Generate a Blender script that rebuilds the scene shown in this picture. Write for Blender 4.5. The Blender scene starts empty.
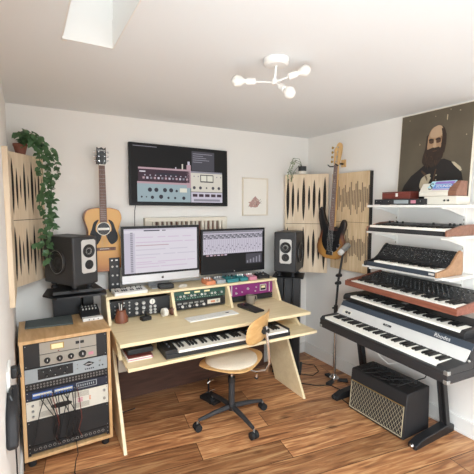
import bpy, bmesh, math, random
from mathutils import Vector, Matrix
random.seed(7)
C = bpy.context.scene.collection
PI = math.pi
H = 2.35; W = 2.667; D = 3.09; L = -0.09; F = -1.7

# ------------------------------------------------------------------ materials
def srgb(h):
    v = [int(h[i:i+2], 16)/255 for i in (0, 2, 4)]
    return tuple(((c/12.92) if c <= .04045 else ((c+.055)/1.055)**2.4) for c in v) + (1,)
def newmat(name):
    m = bpy.data.materials.new(name); m.use_nodes = True
    return m, m.node_tree.nodes, m.node_tree.links, m.node_tree.nodes['Principled BSDF']
def mat(name, col, rough=.6, metal=0, noise=.06, scale=30, bump=0, coat=0, trans=0, spec=.5):
    m, n, l, p = newmat(name)
    p.inputs['Roughness'].default_value = rough; p.inputs['Metallic'].default_value = metal
    p.inputs['Coat Weight'].default_value = coat
    p.inputs['Transmission Weight'].default_value = trans
    p.inputs['Specular IOR Level'].default_value = spec
    tc = n.new('ShaderNodeTexCoord'); nz = n.new('ShaderNodeTexNoise')
    nz.inputs['Scale'].default_value = scale; nz.inputs['Detail'].default_value = 4
    l.new(tc.outputs['Object'], nz.inputs['Vector'])
    mr = n.new('ShaderNodeMapRange'); mr.inputs['To Min'].default_value = 1-noise; mr.inputs['To Max'].default_value = 1+noise
    l.new(nz.outputs['Fac'], mr.inputs['Value'])
    mx = n.new('ShaderNodeVectorMath'); mx.operation = 'SCALE'; mx.inputs[0].default_value = srgb(col)[:3]
    l.new(mr.outputs['Result'], mx.inputs['Scale']); l.new(mx.outputs['Vector'], p.inputs['Base Color'])
    if bump:
        b = n.new('ShaderNodeBump'); b.inputs['Strength'].default_value = bump; b.inputs['Distance'].default_value = .004
        l.new(nz.outputs['Fac'], b.inputs['Height']); l.new(b.outputs['Normal'], p.inputs['Normal'])
    return m
def wood(name, c1, c2, stretch=(1, 12, 12), scale=6, rough=.5, rot=(0, 0, 0)):
    m, n, l, p = newmat(name); p.inputs['Roughness'].default_value = rough
    tc = n.new('ShaderNodeTexCoord'); mp = n.new('ShaderNodeMapping'); mp.inputs['Scale'].default_value = stretch
    mp.inputs['Rotation'].default_value = rot
    nz = n.new('ShaderNodeTexNoise'); nz.inputs['Scale'].default_value = scale; nz.inputs['Detail'].default_value = 6; nz.inputs['Distortion'].default_value = .6
    cr = n.new('ShaderNodeValToRGB'); cr.color_ramp.elements[0].color = srgb(c1); cr.color_ramp.elements[1].color = srgb(c2)
    cr.color_ramp.elements[0].position = .3; cr.color_ramp.elements[1].position = .7
    l.new(tc.outputs['Object'], mp.inputs['Vector']); l.new(mp.outputs['Vector'], nz.inputs['Vector'])
    l.new(nz.outputs['Fac'], cr.inputs['Fac']); l.new(cr.outputs['Color'], p.inputs['Base Color'])
    return m
def emit(name, col, s):
    m, n, l, p = newmat(name)
    p.inputs['Base Color'].default_value = (.01, .01, .01, 1); p.inputs['Roughness'].default_value = .5; p.inputs['Specular IOR Level'].default_value = .12
    p.inputs['Emission Color'].default_value = srgb(col); p.inputs['Emission Strength'].default_value = s
    return m
SCR = .6
M = {
 'wall': mat('wall_paint', 'e6e3de', .9, noise=.012, scale=3, bump=.02),
 'ceil': mat('ceiling_paint', 'e2e5e6', .95, noise=.012, scale=2, bump=.02),
 'trim': mat('trim_paint', 'e4e2de', .55, noise=.01),
 'ply': wood('birch_ply', 'e4d0a6', 'f0deb8', (.5, 5, 5), 4, .42),
 'plyedge': wood('birch_ply_edge', 'c9ae86', 'e0c9a2', (1, 1, 40), 6, .5),
 'rackwood': wood('rack_oak', 'c39866', 'dbb586', (6, 1, 1), 5, .5),
 'trapwood': wood('trap_wood', 'cdb698', 'dfccb2', (8, 8, .8), 4, .6),
 'trapwood2': wood('trap_wood_warm', 'c4a882', 'dcc5a2', (10, 10, .8), 5, .6),
 'creamwood': mat('cream_painted_wood', 'ddd4c4', .6),
 'felt': mat('black_felt', '2a2623', .95),
 'felt2': mat('taupe_felt', '7d6b59', .95, noise=.25, scale=25),
 'black': mat('black_plastic', '222223', .5),
 'blackg': mat('black_gloss', '18181a', .45, spec=.3),
 'blackm': mat('black_metal', '262628', .42, .3),
 'vinyl': mat('black_tolex', '232224', .6, noise=.3, scale=250, bump=.3),
 'charcoal': mat('charcoal_shell', '303032', .5),
 'steel': mat('brushed_steel', 'a9a9a6', .38, .8, noise=.04),
 'chrome': mat('chrome', 'd5d5d5', .15, 1, noise=0),
 'alu': mat('aluminium', 'c4c4c5', .35, .55, noise=.02),
 'silver': mat('silver_panel', 'cfcdc9', .45, .25, noise=.03),
 'greypanel': mat('grey_enamel', 'a39c90', .5, .1),
 'greyblue': mat('grey_blue_enamel', '9fa6a9', .5, .15),
 'white': mat('white_plastic', 'e8e6e1', .5, noise=.01),
 'cream': mat('cream_enamel', 'd9d4c7', .5),
 'ivory': mat('ivory_keys', 'f0ece2', .35, noise=.01),
 'ebony': mat('ebony_keys', '1b1a1a', .35),
 'navy': mat('navy_panel', '1e2436', .5),
 'bluep': mat('blue_patch', '3d62a8', .5),
 'dkblue': mat('slate_blue_vinyl', '343c46', .45),
 'green': mat('dark_green_enamel', '2e5347', .5),
 'purple': mat('purple_enamel', '8a2a80', .5),
 'magenta': mat('magenta_enamel', '84296f', .5),
 'orange': mat('orange_enamel', 'd98a62', .5),
 'teal': mat('teal_enamel', '2f7c80', .5),
 'pink': mat('pink_enamel', 'c98596', .5),
 'meter': mat('meter_face', 'efe2b0', .4),
 'redwood': wood('red_mahogany', '74402f', '8f5846', (1, 12, 12), 6, .4),
 'maroonwood': wood('dark_red_wood', '5f2a24', '7d3d33', (1, 10, 10), 8, .4),
 'walnut': wood('walnut_cheek', '78503e', '8e6450', (1, 8, 8), 6, .4),
 'tanwood': wood('tan_cheek', '967050', 'ab8462', (1, 8, 8), 6, .4),
 'darkwood': wood('dark_wood', '3b2419', '54362a', (1, 10, 10), 5, .6),
 'rosewood': wood('rosewood', '5a3a30', '7a5446', (12, 12, 1), 8, .5),
 'maple': wood('maple', 'c79c63', 'dbb67d', (10, 10, 1), 6, .35),
 'spruce': None, 'sunburst': None,
 'mahog': wood('guitar_side', '8a4f30', 'a9683f', (1, 1, 1), 5, .3),
 'leaf': mat('pothos_leaf', '4a6a44', .45, noise=.35, scale=9),
 'leafpale': mat('pale_leaf', '8d9a78', .5, noise=.25, scale=12),
 'stem': mat('stem', '4f5a35', .6),
 'terra': mat('terracotta', '7c4a3a', .7),
 'soil': mat('soil', '35281f', .95, noise=.3, scale=60),
 'leather': mat('brown_leather', '7f4b36', .45, noise=.1),
 'rubber': mat('rubber', '1e1e1f', .75),
 'cushion': mat('cream_fabric', 'cfc3b0', .95, noise=.1, scale=90, bump=.4),
 'seatwood': wood('seat_ply', 'c99a60', 'dab27a', (2, 8, 8), 5, .35),
 'seatedge': mat('seat_edge', '8a4a2c', .5),
 'slatefabric': mat('slate_fabric', '575f5e', .95, noise=.15, scale=50, bump=.3),
 'paper': mat('paper', 'e9e5dc', .8, noise=.01),
 'mug': mat('stoneware', '8a7f70', .5, noise=.1),
 'grille': mat('grille_cloth', '2b2725', .9, noise=.4, scale=180),
 'cream_cord': mat('cream_piping', 'b8ac90', .6),
 'gold': mat('brass', 'b39352', .35, .7),
 'glass_white': mat('opal_glass', 'dedbd4', .3, noise=0),
 'scr_black': emit('screen_black', '1d1c1d', .6),
 'scr_white': emit('screen_white', 'f1ebf4', SCR), 'scr_grey': emit('screen_grey', '9b98a3', SCR),
 'scr_pale': emit('screen_pale', 'dcd5e4', SCR), 'scr_lav': emit('screen_lavender', 'e5cfe6', SCR),
 'scr_pink': emit('screen_pink', 'cbaab2', SCR), 'scr_dark': emit('screen_dark', '3c3a44', SCR),
 'scr_teal': emit('screen_bluegrey', 'a9bcc2', SCR), 'scr_cream': emit('screen_cream', 'e9e2d4', SCR),
 'scr_char': emit('screen_charcoal', '55535b', SCR), 'scr_maroon': emit('screen_maroon', '4a3843', SCR),
 'scr_yel': emit('screen_yellow', 'f4f0df', SCR),
 'canvas': mat('old_canvas', '5b5243', .6, noise=.35, scale=5),
 'coat': mat('painted_coat', '1f1b1a', .6, noise=.2, scale=9), 'beard': mat('painted_beard', '33261e', .65, noise=.3, scale=40),
 'skin': mat('painted_skin', 'a08062', .6, noise=.12, scale=20), 'skinl': mat('painted_skin_light', 'b3977a', .6, noise=.1, scale=20),
 'paintw': mat('painted_white', 'b9ab90', .6, noise=.15, scale=40), 'paintd': mat('painted_dark', '4d3526', .6),
 'drawing': mat('drawing_ink', 'b08f88', .8, noise=.3, scale=60), 'drawing2': mat('drawing_ink_dark', '7a7472', .8),
 'stickblue': mat('sticker_blue', '5e84c4', .4), 'stickpur': mat('sticker_purple', '8c6fb8', .4), 'stickcy': mat('sticker_pale', 'a9d3dd', .4),
}
def grad_mat(name, inner, mid, outer, cz, sx, sz, coat=.4):
    m, n, l, p = newmat(name); p.inputs['Roughness'].default_value = .42; p.inputs['Coat Weight'].default_value = coat
    tc = n.new('ShaderNodeTexCoord'); mp = n.new('ShaderNodeMapping'); mp.inputs['Location'].default_value = (0, 0, -cz*sz)
    mp.inputs['Scale'].default_value = (sx, 0, sz)
    g = n.new('ShaderNodeVectorMath'); g.operation = 'LENGTH'
    cr = n.new('ShaderNodeValToRGB'); e = cr.color_ramp.elements
    e[0].color = srgb(inner); e[0].position = .45; e[1].color = srgb(outer); e[1].position = 1
    x = e.new(.8); x.color = srgb(mid)
    l.new(tc.outputs['Object'], mp.inputs['Vector']); l.new(mp.outputs['Vector'], g.inputs[0]); l.new(g.outputs['Value'], cr.inputs['Fac'])
    l.new(cr.outputs['Color'], p.inputs['Base Color'])
    return m
M['spruce'] = grad_mat('spruce_top', 'cf9c52', 'b87c3e', '8a4c2a', .33, 2.6, 2.9, .1)
M['sunburst'] = grad_mat('sunburst_top', 'b98846', '6e3a24', '201512', .10, 4.6, 4.6)

def floor_mat():
    m, n, l, p = newmat('plank_floor'); p.inputs['Roughness'].default_value = .42
    tc = n.new('ShaderNodeTexCoord'); mp = n.new('ShaderNodeMapping'); mp.inputs['Rotation'].default_value = (0, 0, math.radians(9))
    mp.inputs['Location'].default_value = (.35, .06, 0)
    br = n.new('ShaderNodeTexBrick'); br.offset = .37; br.inputs['Scale'].default_value = 1
    br.inputs['Brick Width'].default_value = 1.5; br.inputs['Row Height'].default_value = .185
    br.inputs['Mortar Size'].default_value = .0022; br.inputs['Mortar Smooth'].default_value = .3; br.inputs['Bias'].default_value = 0
    br.inputs['Color1'].default_value = (0, 0, 0, 1); br.inputs['Color2'].default_value = (1, 1, 1, 1); br.inputs['Mortar'].default_value = (.5, .5, .5, 1)
    l.new(tc.outputs['Object'], mp.inputs['Vector']); l.new(mp.outputs['Vector'], br.inputs['Vector'])
    m2 = n.new('ShaderNodeMapping'); m2.inputs['Scale'].default_value = (1.3, 14, 1); l.new(mp.outputs['Vector'], m2.inputs['Vector'])
    off = n.new('ShaderNodeVectorMath'); off.operation = 'MULTIPLY_ADD'; off.inputs[1].default_value = (9, 9, 9)
    l.new(br.outputs['Color'], off.inputs[0]); l.new(m2.outputs['Vector'], off.inputs[2])
    nz = n.new('ShaderNodeTexNoise'); nz.inputs['Scale'].default_value = 2.2; nz.inputs['Detail'].default_value = 7; nz.inputs['Distortion'].default_value = 1.2
    l.new(off.outputs['Vector'], nz.inputs['Vector'])
    cr = n.new('ShaderNodeValToRGB'); e = cr.color_ramp.elements
    e[0].position = .25; e[0].color = srgb('69422c'); e[1].position = .75; e[1].color = srgb('d6a876'); x = e.new(.5); x.color = srgb('a8734b')
    l.new(nz.outputs['Fac'], cr.inputs['Fac'])
    hs = n.new('ShaderNodeHueSaturation'); mr = n.new('ShaderNodeMapRange'); mr.inputs['To Min'].default_value = .68; mr.inputs['To Max'].default_value = 1.35
    l.new(br.outputs['Color'], mr.inputs['Value']); l.new(mr.outputs['Result'], hs.inputs['Value']); l.new(cr.outputs['Color'], hs.inputs['Color'])
    # knots
    kn = n.new('ShaderNodeTexVoronoi'); kn.inputs['Scale'].default_value = 2.6; km = n.new('ShaderNodeMapping'); km.inputs['Scale'].default_value = (1, 2.2, 1)
    l.new(mp.outputs['Vector'], km.inputs['Vector']); l.new(km.outputs['Vector'], kn.inputs['Vector'])
    kr = n.new('ShaderNodeValToRGB'); kr.color_ramp.elements[0].position = .03; kr.color_ramp.elements[0].color = (.25, .2, .18, 1); kr.color_ramp.elements[1].position = .16; kr.color_ramp.elements[1].color = (1, 1, 1, 1)
    l.new(kn.outputs['Distance'], kr.inputs['Fac'])
    mx = n.new('ShaderNodeMix'); mx.data_type = 'RGBA'; mx.blend_type = 'MULTIPLY'; mx.inputs['Factor'].default_value = .75
    l.new(hs.outputs['Color'], mx.inputs['A']); l.new(kr.outputs['Color'], mx.inputs['B'])
    mo = n.new('ShaderNodeMix'); mo.data_type = 'RGBA'; mo.inputs['B'].default_value = srgb('2f1a12')
    l.new(br.outputs['Fac'], mo.inputs['Factor']); l.new(mx.outputs['Result'], mo.inputs['A'])
    l.new(mo.outputs['Result'], p.inputs['Base Color'])
    b = n.new('ShaderNodeBump'); b.inputs['Strength'].default_value = .15; b.inputs['Distance'].default_value = .003
    l.new(nz.outputs['Fac'], b.inputs['Height']); l.new(b.outputs['Normal'], p.inputs['Normal'])
    return m
M['floor'] = floor_mat()

# ------------------------------------------------------------------ mesh builder
class MB:
    def __init__(s): s.bm = bmesh.new(); s.m = []
    def mi(s, k):
        if k not in s.m: s.m.append(k)
        return s.m.index(k)
    def _f(s, vs, k, idx):
        i = s.mi(k)
        for q in idx:
            try: f = s.bm.faces.new([vs[a] for a in q]); f.material_index = i
            except ValueError: pass
    def box(s, x0, x1, y0, y1, z0, z1, k):
        vs = [s.bm.verts.new(p) for p in ((x0,y0,z0),(x1,y0,z0),(x1,y1,z0),(x0,y1,z0),(x0,y0,z1),(x1,y0,z1),(x1,y1,z1),(x0,y1,z1))]
        s._f(vs, k, ((0,3,2,1),(4,5,6,7),(0,1,5,4),(1,2,6,5),(2,3,7,6),(3,0,4,7))); return s
    def prism(s, pts, ax, a, b, k, k2=None):
        def P(p, t):
            return {'x': (t, p[0], p[1]), 'y': (p[0], t, p[1]), 'z': (p[0], p[1], t)}[ax]
        n = len(pts); A = [s.bm.verts.new(P(p, a)) for p in pts]; B = [s.bm.verts.new(P(p, b)) for p in pts]; vs = A+B
        s._f(vs, k, [tuple(range(n)), tuple(range(2*n-1, n-1, -1))]); s._f(vs, k2 or k, [(i, (i+1) % n, n+(i+1) % n, n+i) for i in range(n)]); return s
    def ring(s, c, u, v, r, n): return [s.bm.verts.new(c + (u*math.cos(2*PI*i/n)+v*math.sin(2*PI*i/n))*r) for i in range(n)]
    def tube(s, pts, r, k, n=8):
        pts = [Vector(p) for p in pts]; rs = r if isinstance(r, (list, tuple)) else [r]*len(pts); prev = None; u = None; allv = []
        for i, p in enumerate(pts):
            t = (pts[min(i+1, len(pts)-1)]-pts[max(i-1, 0)])
            if t.length < 1e-9: t = Vector((0, 0, 1))
            t.normalize()
            if u is None: u = t.orthogonal().normalized()
            else:
                u = (u - t*u.dot(t));
                u = u.normalized() if u.length > 1e-6 else t.orthogonal().normalized()
            v = t.cross(u); cur = s.ring(p, u, v, max(rs[i], 1e-5), n)
            if prev: s._f(prev+cur, k, [(a, (a+1) % n, n+(a+1) % n, n+a) for a in range(n)])
            else: s._f(cur, k, [tuple(range(n-1, -1, -1))])
            prev = cur
        s._f(prev, k, [tuple(range(n))]); return s
    def cyl(s, a, b, r, k, n=16, r2=None): return s.tube([a, b], [r, r if r2 is None else r2], k, n)
    def lathe(s, prof, c, k, n=24, ax='z'):
        prev = None; c = Vector(c)
        U, V, Wd = {'z': (Vector((1,0,0)), Vector((0,1,0)), Vector((0,0,1))), 'y': (Vector((1,0,0)), Vector((0,0,1)), Vector((0,-1,0))), 'x': (Vector((0,1,0)), Vector((0,0,1)), Vector((1,0,0)))}[ax]
        for r, z in prof:
            cur = s.ring(c+Wd*z, U, V, max(r, 1e-4), n)
            if prev: s._f(prev+cur, k, [(a, (a+1) % n, n+(a+1) % n, n+a) for a in range(n)])
            else: s._f(cur, k, [tuple(range(n-1, -1, -1))])
            prev = cur
        s._f(prev, k, [tuple(range(n))]); return s
    def sph(s, c, r, k, n=14, sc=(1, 1, 1)):
        pr = [(max(math.sin(PI*i/n), .001)*r, -math.cos(PI*i/n)*r) for i in range(n+1)]
        st = len(s.bm.verts); s.lathe(pr, (0, 0, 0), k, n*2); s.bm.verts.ensure_lookup_table()
        for v in s.bm.verts[st:]: v.co = Vector((v.co.x*sc[0]+c[0], v.co.y*sc[1]+c[1], v.co.z*sc[2]+c[2]))
        return s
    def build(s, name, parent=None, bevel=0, loc=(0,0,0), rot=(0,0,0), label=None, subd=0, seg=2):
        bmesh.ops.recalc_face_normals(s.bm, faces=s.bm.faces)
        me = bpy.data.meshes.new(name); s.bm.to_mesh(me); s.bm.free()
        for k in s.m: me.materials.append(M[k])
        for p in me.polygons: p.use_smooth = True
        me.set_sharp_from_angle(angle=math.radians(32))
        o = bpy.data.objects.new(name, me); C.objects.link(o); o.parent = parent; o.location = loc; o.rotation_euler = rot
        if bevel:
            b = o.modifiers.new('bevel', 'BEVEL'); b.width = bevel; b.segments = seg; b.limit_method = 'ANGLE'; b.angle_limit = math.radians(40); b.harden_normals = False
        if label: o['label'] = label
        return o
def tag(o, label, cat, group=None, kind=None):
    if label: o['label'] = label
    if cat: o['category'] = cat
    if group: o['group'] = group
    if kind: o['kind'] = kind
    return o
def thing(name, label, cat, loc=(0,0,0), rz=0, group=None, rot=None):
    o = bpy.data.objects.new(name, None); C.objects.link(o); o.location = loc; o.rotation_euler = rot or (0, 0, rz); o.empty_display_size = .05
    return tag(o, label, cat, group)
def struct(mb, name, **k): o = mb.build(name, **k); o['kind'] = 'structure'; return o
def copyo(src, parent, loc, rot=None):
    c = src.copy(); c.parent = parent; c.location = loc
    if rot is not None: c.rotation_euler = rot
    C.objects.link(c); return c
_cache = {}
def shared(key, name, fn, parent, loc, rot=(0, 0, 0)):
    if key not in _cache:
        mb = MB(); fn(mb); o = mb.build(name, parent, loc=loc, rot=rot); _cache[key] = o; return o
    c = copyo(_cache[key], parent, loc, rot); c.name = name; return c
def knob(parent, loc, r=.008, h=.012, k='black', rot=(0, 0, 0), name='knob', tick=True):
    def fn(mb):
        mb.lathe([(r*1.15, 0), (r*1.15, h*.25), (r, h*.35), (r*.88, h), (0, h)], (0, 0, 0), k, 14, 'y')
        if tick: mb.box(-r*.1, r*.1, -h-.0006, -h+.001, 0, r*.8, 'white' if k not in ('white', 'silver', 'steel') else 'black')
    return shared(('knob', r, h, k, tick), name, fn, parent, loc, rot)
def text(s, size, k, parent, loc, rot=(PI/2, 0, 0), name='lettering', ext=.0004, sx=1):
    cu = bpy.data.curves.new(name, 'FONT'); cu.body = s; cu.size = size; cu.extrude = ext; cu.align_x = 'CENTER'; cu.align_y = 'CENTER'; cu.resolution_u = 3
    t = bpy.data.objects.new(name, cu); C.objects.link(t)
    bpy.context.view_layer.update()
    me = bpy.data.meshes.new_from_object(t.evaluated_get(bpy.context.evaluated_depsgraph_get())); bpy.data.objects.remove(t)
    me.materials.clear(); me.materials.append(M[k])
    o = bpy.data.objects.new(name, me); C.objects.link(o); o.parent = parent; o.location = loc; o.rotation_euler = rot; o.scale = (sx, 1, 1); return o

# ------------------------------------------------------------------ room shell
struct(MB().box(L-.15, W+.15, F-.15, D+.15, -.1, 0, 'floor'), 'floor')
SX0, SX1, SY0, SY1 = .165, .385, 1.05, 1.80
KX0, KX1, KY0, KY1 = .02, 1.12, -.95, .10
cb = MB(); cz0, cz1 = H, H+.12
cb.box(L-.15, SX0, SY0, D+.15, cz0, cz1, 'ceil').box(SX1, W+.15, SY0, D+.15, cz0, cz1, 'ceil').box(SX0, SX1, SY1, D+.15, cz0, cz1, 'ceil')
cb.box(L-.15, W+.15, KY1, SY0, cz0, cz1, 'ceil').box(L-.15, W+.15, F-.15, KY0, cz0, cz1, 'ceil').box(L-.15, KX0, KY0, KY1, cz0, cz1, 'ceil').box(KX1, W+.15, KY0, KY1, cz0, cz1, 'ceil')
struct(cb, 'ceiling')
kf = MB()
for a in ((KX0, KX0+.03, KY0, KY1), (KX1-.03, KX1, KY0, KY1), (KX0, KX1, KY0, KY0+.03), (KX0, KX1, KY1-.03, KY1)): kf.box(*a, cz0-.002, cz1, 'trim')
struct(kf, 'added_skylight')  # frame of an added, unseen skylight that brightens floor and desk
struct(MB().box(L-.15, W+.15, D, D+.15, 0, H, 'wall'), 'wall_back')
struct(MB().box(W, W+.15, F, D, 0, H, 'wall'), 'wall_right')
ly0, ly1, lz0, lz1 = -.95, .62, .65, 1.75
struct(MB().box(L-.15, L, F, ly0, 0, H, 'wall').box(L-.15, L, ly1, D, 0, H, 'wall').box(L-.15, L, ly0, ly1, 0, lz0, 'wall').box(L-.15, L, ly0, ly1, lz1, H, 'wall'), 'wall_left')
wn = MB()
for a, b in ((ly0, ly0+.05), (ly1-.05, ly1)): wn.box(L-.10, L-.05, a, b, lz0, lz1, 'trim')
for a, b in ((lz0, lz0+.05), (lz1-.05, lz1)): wn.box(L-.10, L-.05, ly0, ly1, a, b, 'trim')
struct(wn, 'window_3')
wx0, wx1, wz0, wz1 = .05, 2.35, .06, 1.95
wf = MB().box(L-.15, wx0, F-.15, F, 0, H, 'wall').box(wx1, W+.15, F-.15, F, 0, H, 'wall').box(wx0, wx1, F-.15, F, 0, wz0, 'wall').box(wx0, wx1, F-.15, F, wz1, H, 'wall')
struct(wf, 'wall_front')
wn = MB()
for a, b in ((wx0, wx0+.05), (wx1-.05, wx1), ((wx0+wx1)/2-.03, (wx0+wx1)/2+.03)): wn.box(a, b, F-.10, F-.05, wz0, wz1, 'trim')
for a, b in ((wz0, wz0+.05), (wz1-.05, wz1)): wn.box(wx0, wx1, F-.10, F-.05, a, b, 'trim')
struct(wn, 'window_1')
sh = MB(); t = .015; zt = H+.42
sh.box(SX0-t, SX0, SY0-t, SY1+t, cz1, zt, 'trim').box(SX1, SX1+t, SY0-t, SY1+t, cz1, zt, 'trim').box(SX0, SX1, SY0-t, SY0, cz1, zt, 'trim').box(SX0, SX1, SY1, SY1+t, cz1, zt, 'trim')
struct(sh, 'trim_1')
sf = MB()
sf.box(SX0, SX0+.006, SY0, SY1, cz0-.002, cz1, 'trim').box(SX1-.006, SX1, SY0, SY1, cz0-.002, cz1, 'trim').box(SX0, SX1, SY1-.006, SY1, cz0-.002, cz1, 'trim').box(SX0, SX1, SY0, SY0+.006, cz0-.002, cz1, 'trim')
sf.box(SX0+.002, SX0+.022, SY1-.03, SY1-.006, cz0-.012, cz0, 'trim')
struct(sf, 'window_2')
def baseb(mb, n): struct(mb, n, bevel=.003)
baseb(MB().box(W-.018, W, F, D, 0, .115, 'trim').box(W-.024, W, F, D, 0, .02, 'trim'), 'baseboard_right')
baseb(MB().box(L, W-.02, D-.018, D, 0, .115, 'trim'), 'baseboard_back')
baseb(MB().box(L, L+.016, F, D-.02, 0, .115, 'trim'), 'baseboard_left')

# ------------------------------------------------------------------ acoustic panels
def slot_plate(w, z0, z1, slots, k='trapwood', th=.003):
    """front plate cut with vertical slots; slots: (centre x, zlow, zhigh, half width, shape)"""
    mb = MB(); slots = sorted(slots); xs = [-w/2] + [(slots[i][0]+slots[i+1][0])/2 for i in range(len(slots)-1)] + [w/2]
    for i, (c, a, b, hw, sp) in enumerate(slots):
        N = 14 if sp == 'lens' else 3; rim = []
        for j in range(N+1):
            t_ = j/N; wd = hw*(math.sin(PI*t_)**.75) if sp == 'lens' else (0 if j in (0, N) else hw)
            zz = a+(b-a)*t_
            if sp != 'lens': zz = [a, a+hw, b-hw, b][j]
            rim.append((wd, zz))
        l = [(xs[i], z0), (c, z0)] + [(c-wd, zz) for wd, zz in rim] + [(c, z1), (xs[i], z1)]
        r = [(xs[i+1], z0), (c, z0)] + [(c+wd, zz) for wd, zz in rim] + [(c, z1), (xs[i+1], z1)]
        for poly in (l, r):
            q = [poly[0]]
            for p in poly[1:]:
                if abs(p[0]-q[-1][0])+abs(p[1]-q[-1][1]) > 1e-6: q.append(p)
            mb.prism(q, 'y', -th, 0, k)
    return mb
def trap(loc, rz, w, z0, z1, label, pat, side='trapwood'):
    t = thing('sound_absorber', label, 'acoustic panel', loc, rz, 'slotted corner acoustic panels'); zm = (z0+z1)/2-loc[2]; lo = z0-loc[2]; hi = z1-loc[2]
    for a, b in ((lo, zm-.002), (zm+.002, hi)):
        sl = []
        h = b-a
        for x, p, q, hw in pat: sl.append((x*w, a+h*p, a+h*q, hw*1.15, 'lens'))
        slot_plate(w, a, b, sl).build('slotted_front', t)
    MB().box(-w/2+.004, w/2-.004, .0003, .02, lo+.004, hi-.004, 'felt').build('felt_backing', t)
    MB().box(-w/2, -w/2+.01, 0, .05, lo, hi, side).box(w/2-.01, w/2, 0, .05, lo, hi, side).box(-w/2, w/2, 0, .05, lo, lo+.01, side).box(-w/2, w/2, 0, .05, hi-.01, hi, side).build('side_frame', t)
    return t
patL = [(-.43,.06,.94,.014),(-.315,.14,.80,.011),(-.215,.30,.7,.008),(-.10,.10,.90,.013),(.005,.26,.72,.008),(.12,.06,.94,.014),(.225,.28,.7,.008),(.33,.16,.84,.011),(.44,.3,.7,.008)]
patR = [(-.43,.06,.94,.014),(-.31,.12,.84,.012),(-.19,.22,.74,.009),(-.06,.05,.95,.014),(.065,.26,.78,.010),(.18,.10,.90,.013),(.30,.26,.74,.010),(.42,.05,.95,.014)]
# left corner: from (L,2.76) to (.12,3.09)
a = Vector((L+.012, 2.745, 0)); b = Vector((.125, 3.06, 0)); m_ = (a+b)/2; rz = math.atan2(b.y-a.y, b.x-a.x)
n_ = Vector((math.sin(rz), -math.cos(rz), 0))
trap((m_.x, m_.y, 1.10), rz, (b-a).length, 1.10, 1.975, 'wooden slotted panel across the left corner, below the trailing pothos', patL)
a = Vector((2.335, 3.055, 0)); b = Vector((2.63, 2.735, 0)); m_ = (a+b)/2; rz = math.atan2(b.y-a.y, b.x-a.x)
trap((m_.x, m_.y, .95), rz, (b-a).length, .95, 1.95, 'wooden slotted panel across the right corner behind the bass guitar', patR)
# left wall panel
t = thing('sound_absorber', 'wooden slotted panel on the left wall at the picture edge', 'acoustic panel', (L+.022, 2.45, 1.10), PI/2)
sl = [(-.20+.067*i, .03+.05*(i % 2), .385-.06*(i % 3), .011, 'lens') for i in range(7)]
slot_plate(.48, 0, .414, sl).build('slotted_front', t); slot_plate(.48, .418, .832, [(x, a+.418, b+.418, h, s) for x, a, b, h, s in sl]).build('slotted_front', t)
MB().box(-.235, .235, .0003, .018, .006, .826, 'felt').build('felt_backing', t)
MB().box(-.24, -.235, 0, .0215, 0, .832, 'trapwood').box(.235, .24, 0, .0215, 0, .832, 'trapwood').box(-.235, .235, 0, .0215, 0, .006, 'trapwood').build('side_frame', t)
# right wall panel with wave pattern
t = thing('sound_absorber', 'tall wooden panel with jagged sound wave slots on the right wall', 'acoustic panel', (W-.037, 2.455, 1.02), -PI/2)
rnd = random.Random(5)
for a0, b0 in ((0, .458), (.462, .92)):
    sl = []; n = 25
    for i in range(n):
        x = -.222+.444*i/(n-1); mid = (a0+b0)/2+.01*math.sin(i*1.7); hh = .05+.13*abs(math.sin(i*2.4+a0*3))*rnd.uniform(.4, 1)+.02*(i % 2)
        sl.append((x, max(a0+.01, mid-hh*rnd.uniform(.6, 1)), min(b0-.01, mid+hh*rnd.uniform(.6, 1)), .0068, 'bar'))
    slot_plate(.46, a0, b0, sl, 'trapwood2').build('slotted_front', t)
MB().box(-.228, .228, .0003, .02, .002, .918, 'felt2').build('felt_backing', t)
MB().box(-.23, .23, .02, .036, 0, .92, 'felt').box(.2302, .234, -.004, .036, 0, .92, 'felt').build('side_frame', t)
# slatted diffuser behind the monitors
t = thing('diffuser_panel', 'cream framed slatted sound diffuser on the wall behind the two monitors', 'acoustic panel', (1.255, D-.002, .98))
MB().box(-.39, .39, -.008, 0, 0, .55, 'rosewood').build('back_board', t)
MB().box(-.39, .39, -.05, 0, .515, .55, 'creamwood').box(-.39, .39, -.05, 0, 0, .03, 'creamwood').box(-.39, -.33, -.05, 0, .03, .515, 'creamwood').box(.34, .39, -.05, 0, .03, .515, 'creamwood').build('frame', t, bevel=.002)
rnd = random.Random(3); sm = MB()
for i in range(15):
    x = -.315+.0445*i; sm.box(x, x+.022, -rnd.choice([.02, .03, .045]), -.008, .03, .515, 'creamwood')
sm.build('slats', t)

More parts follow.
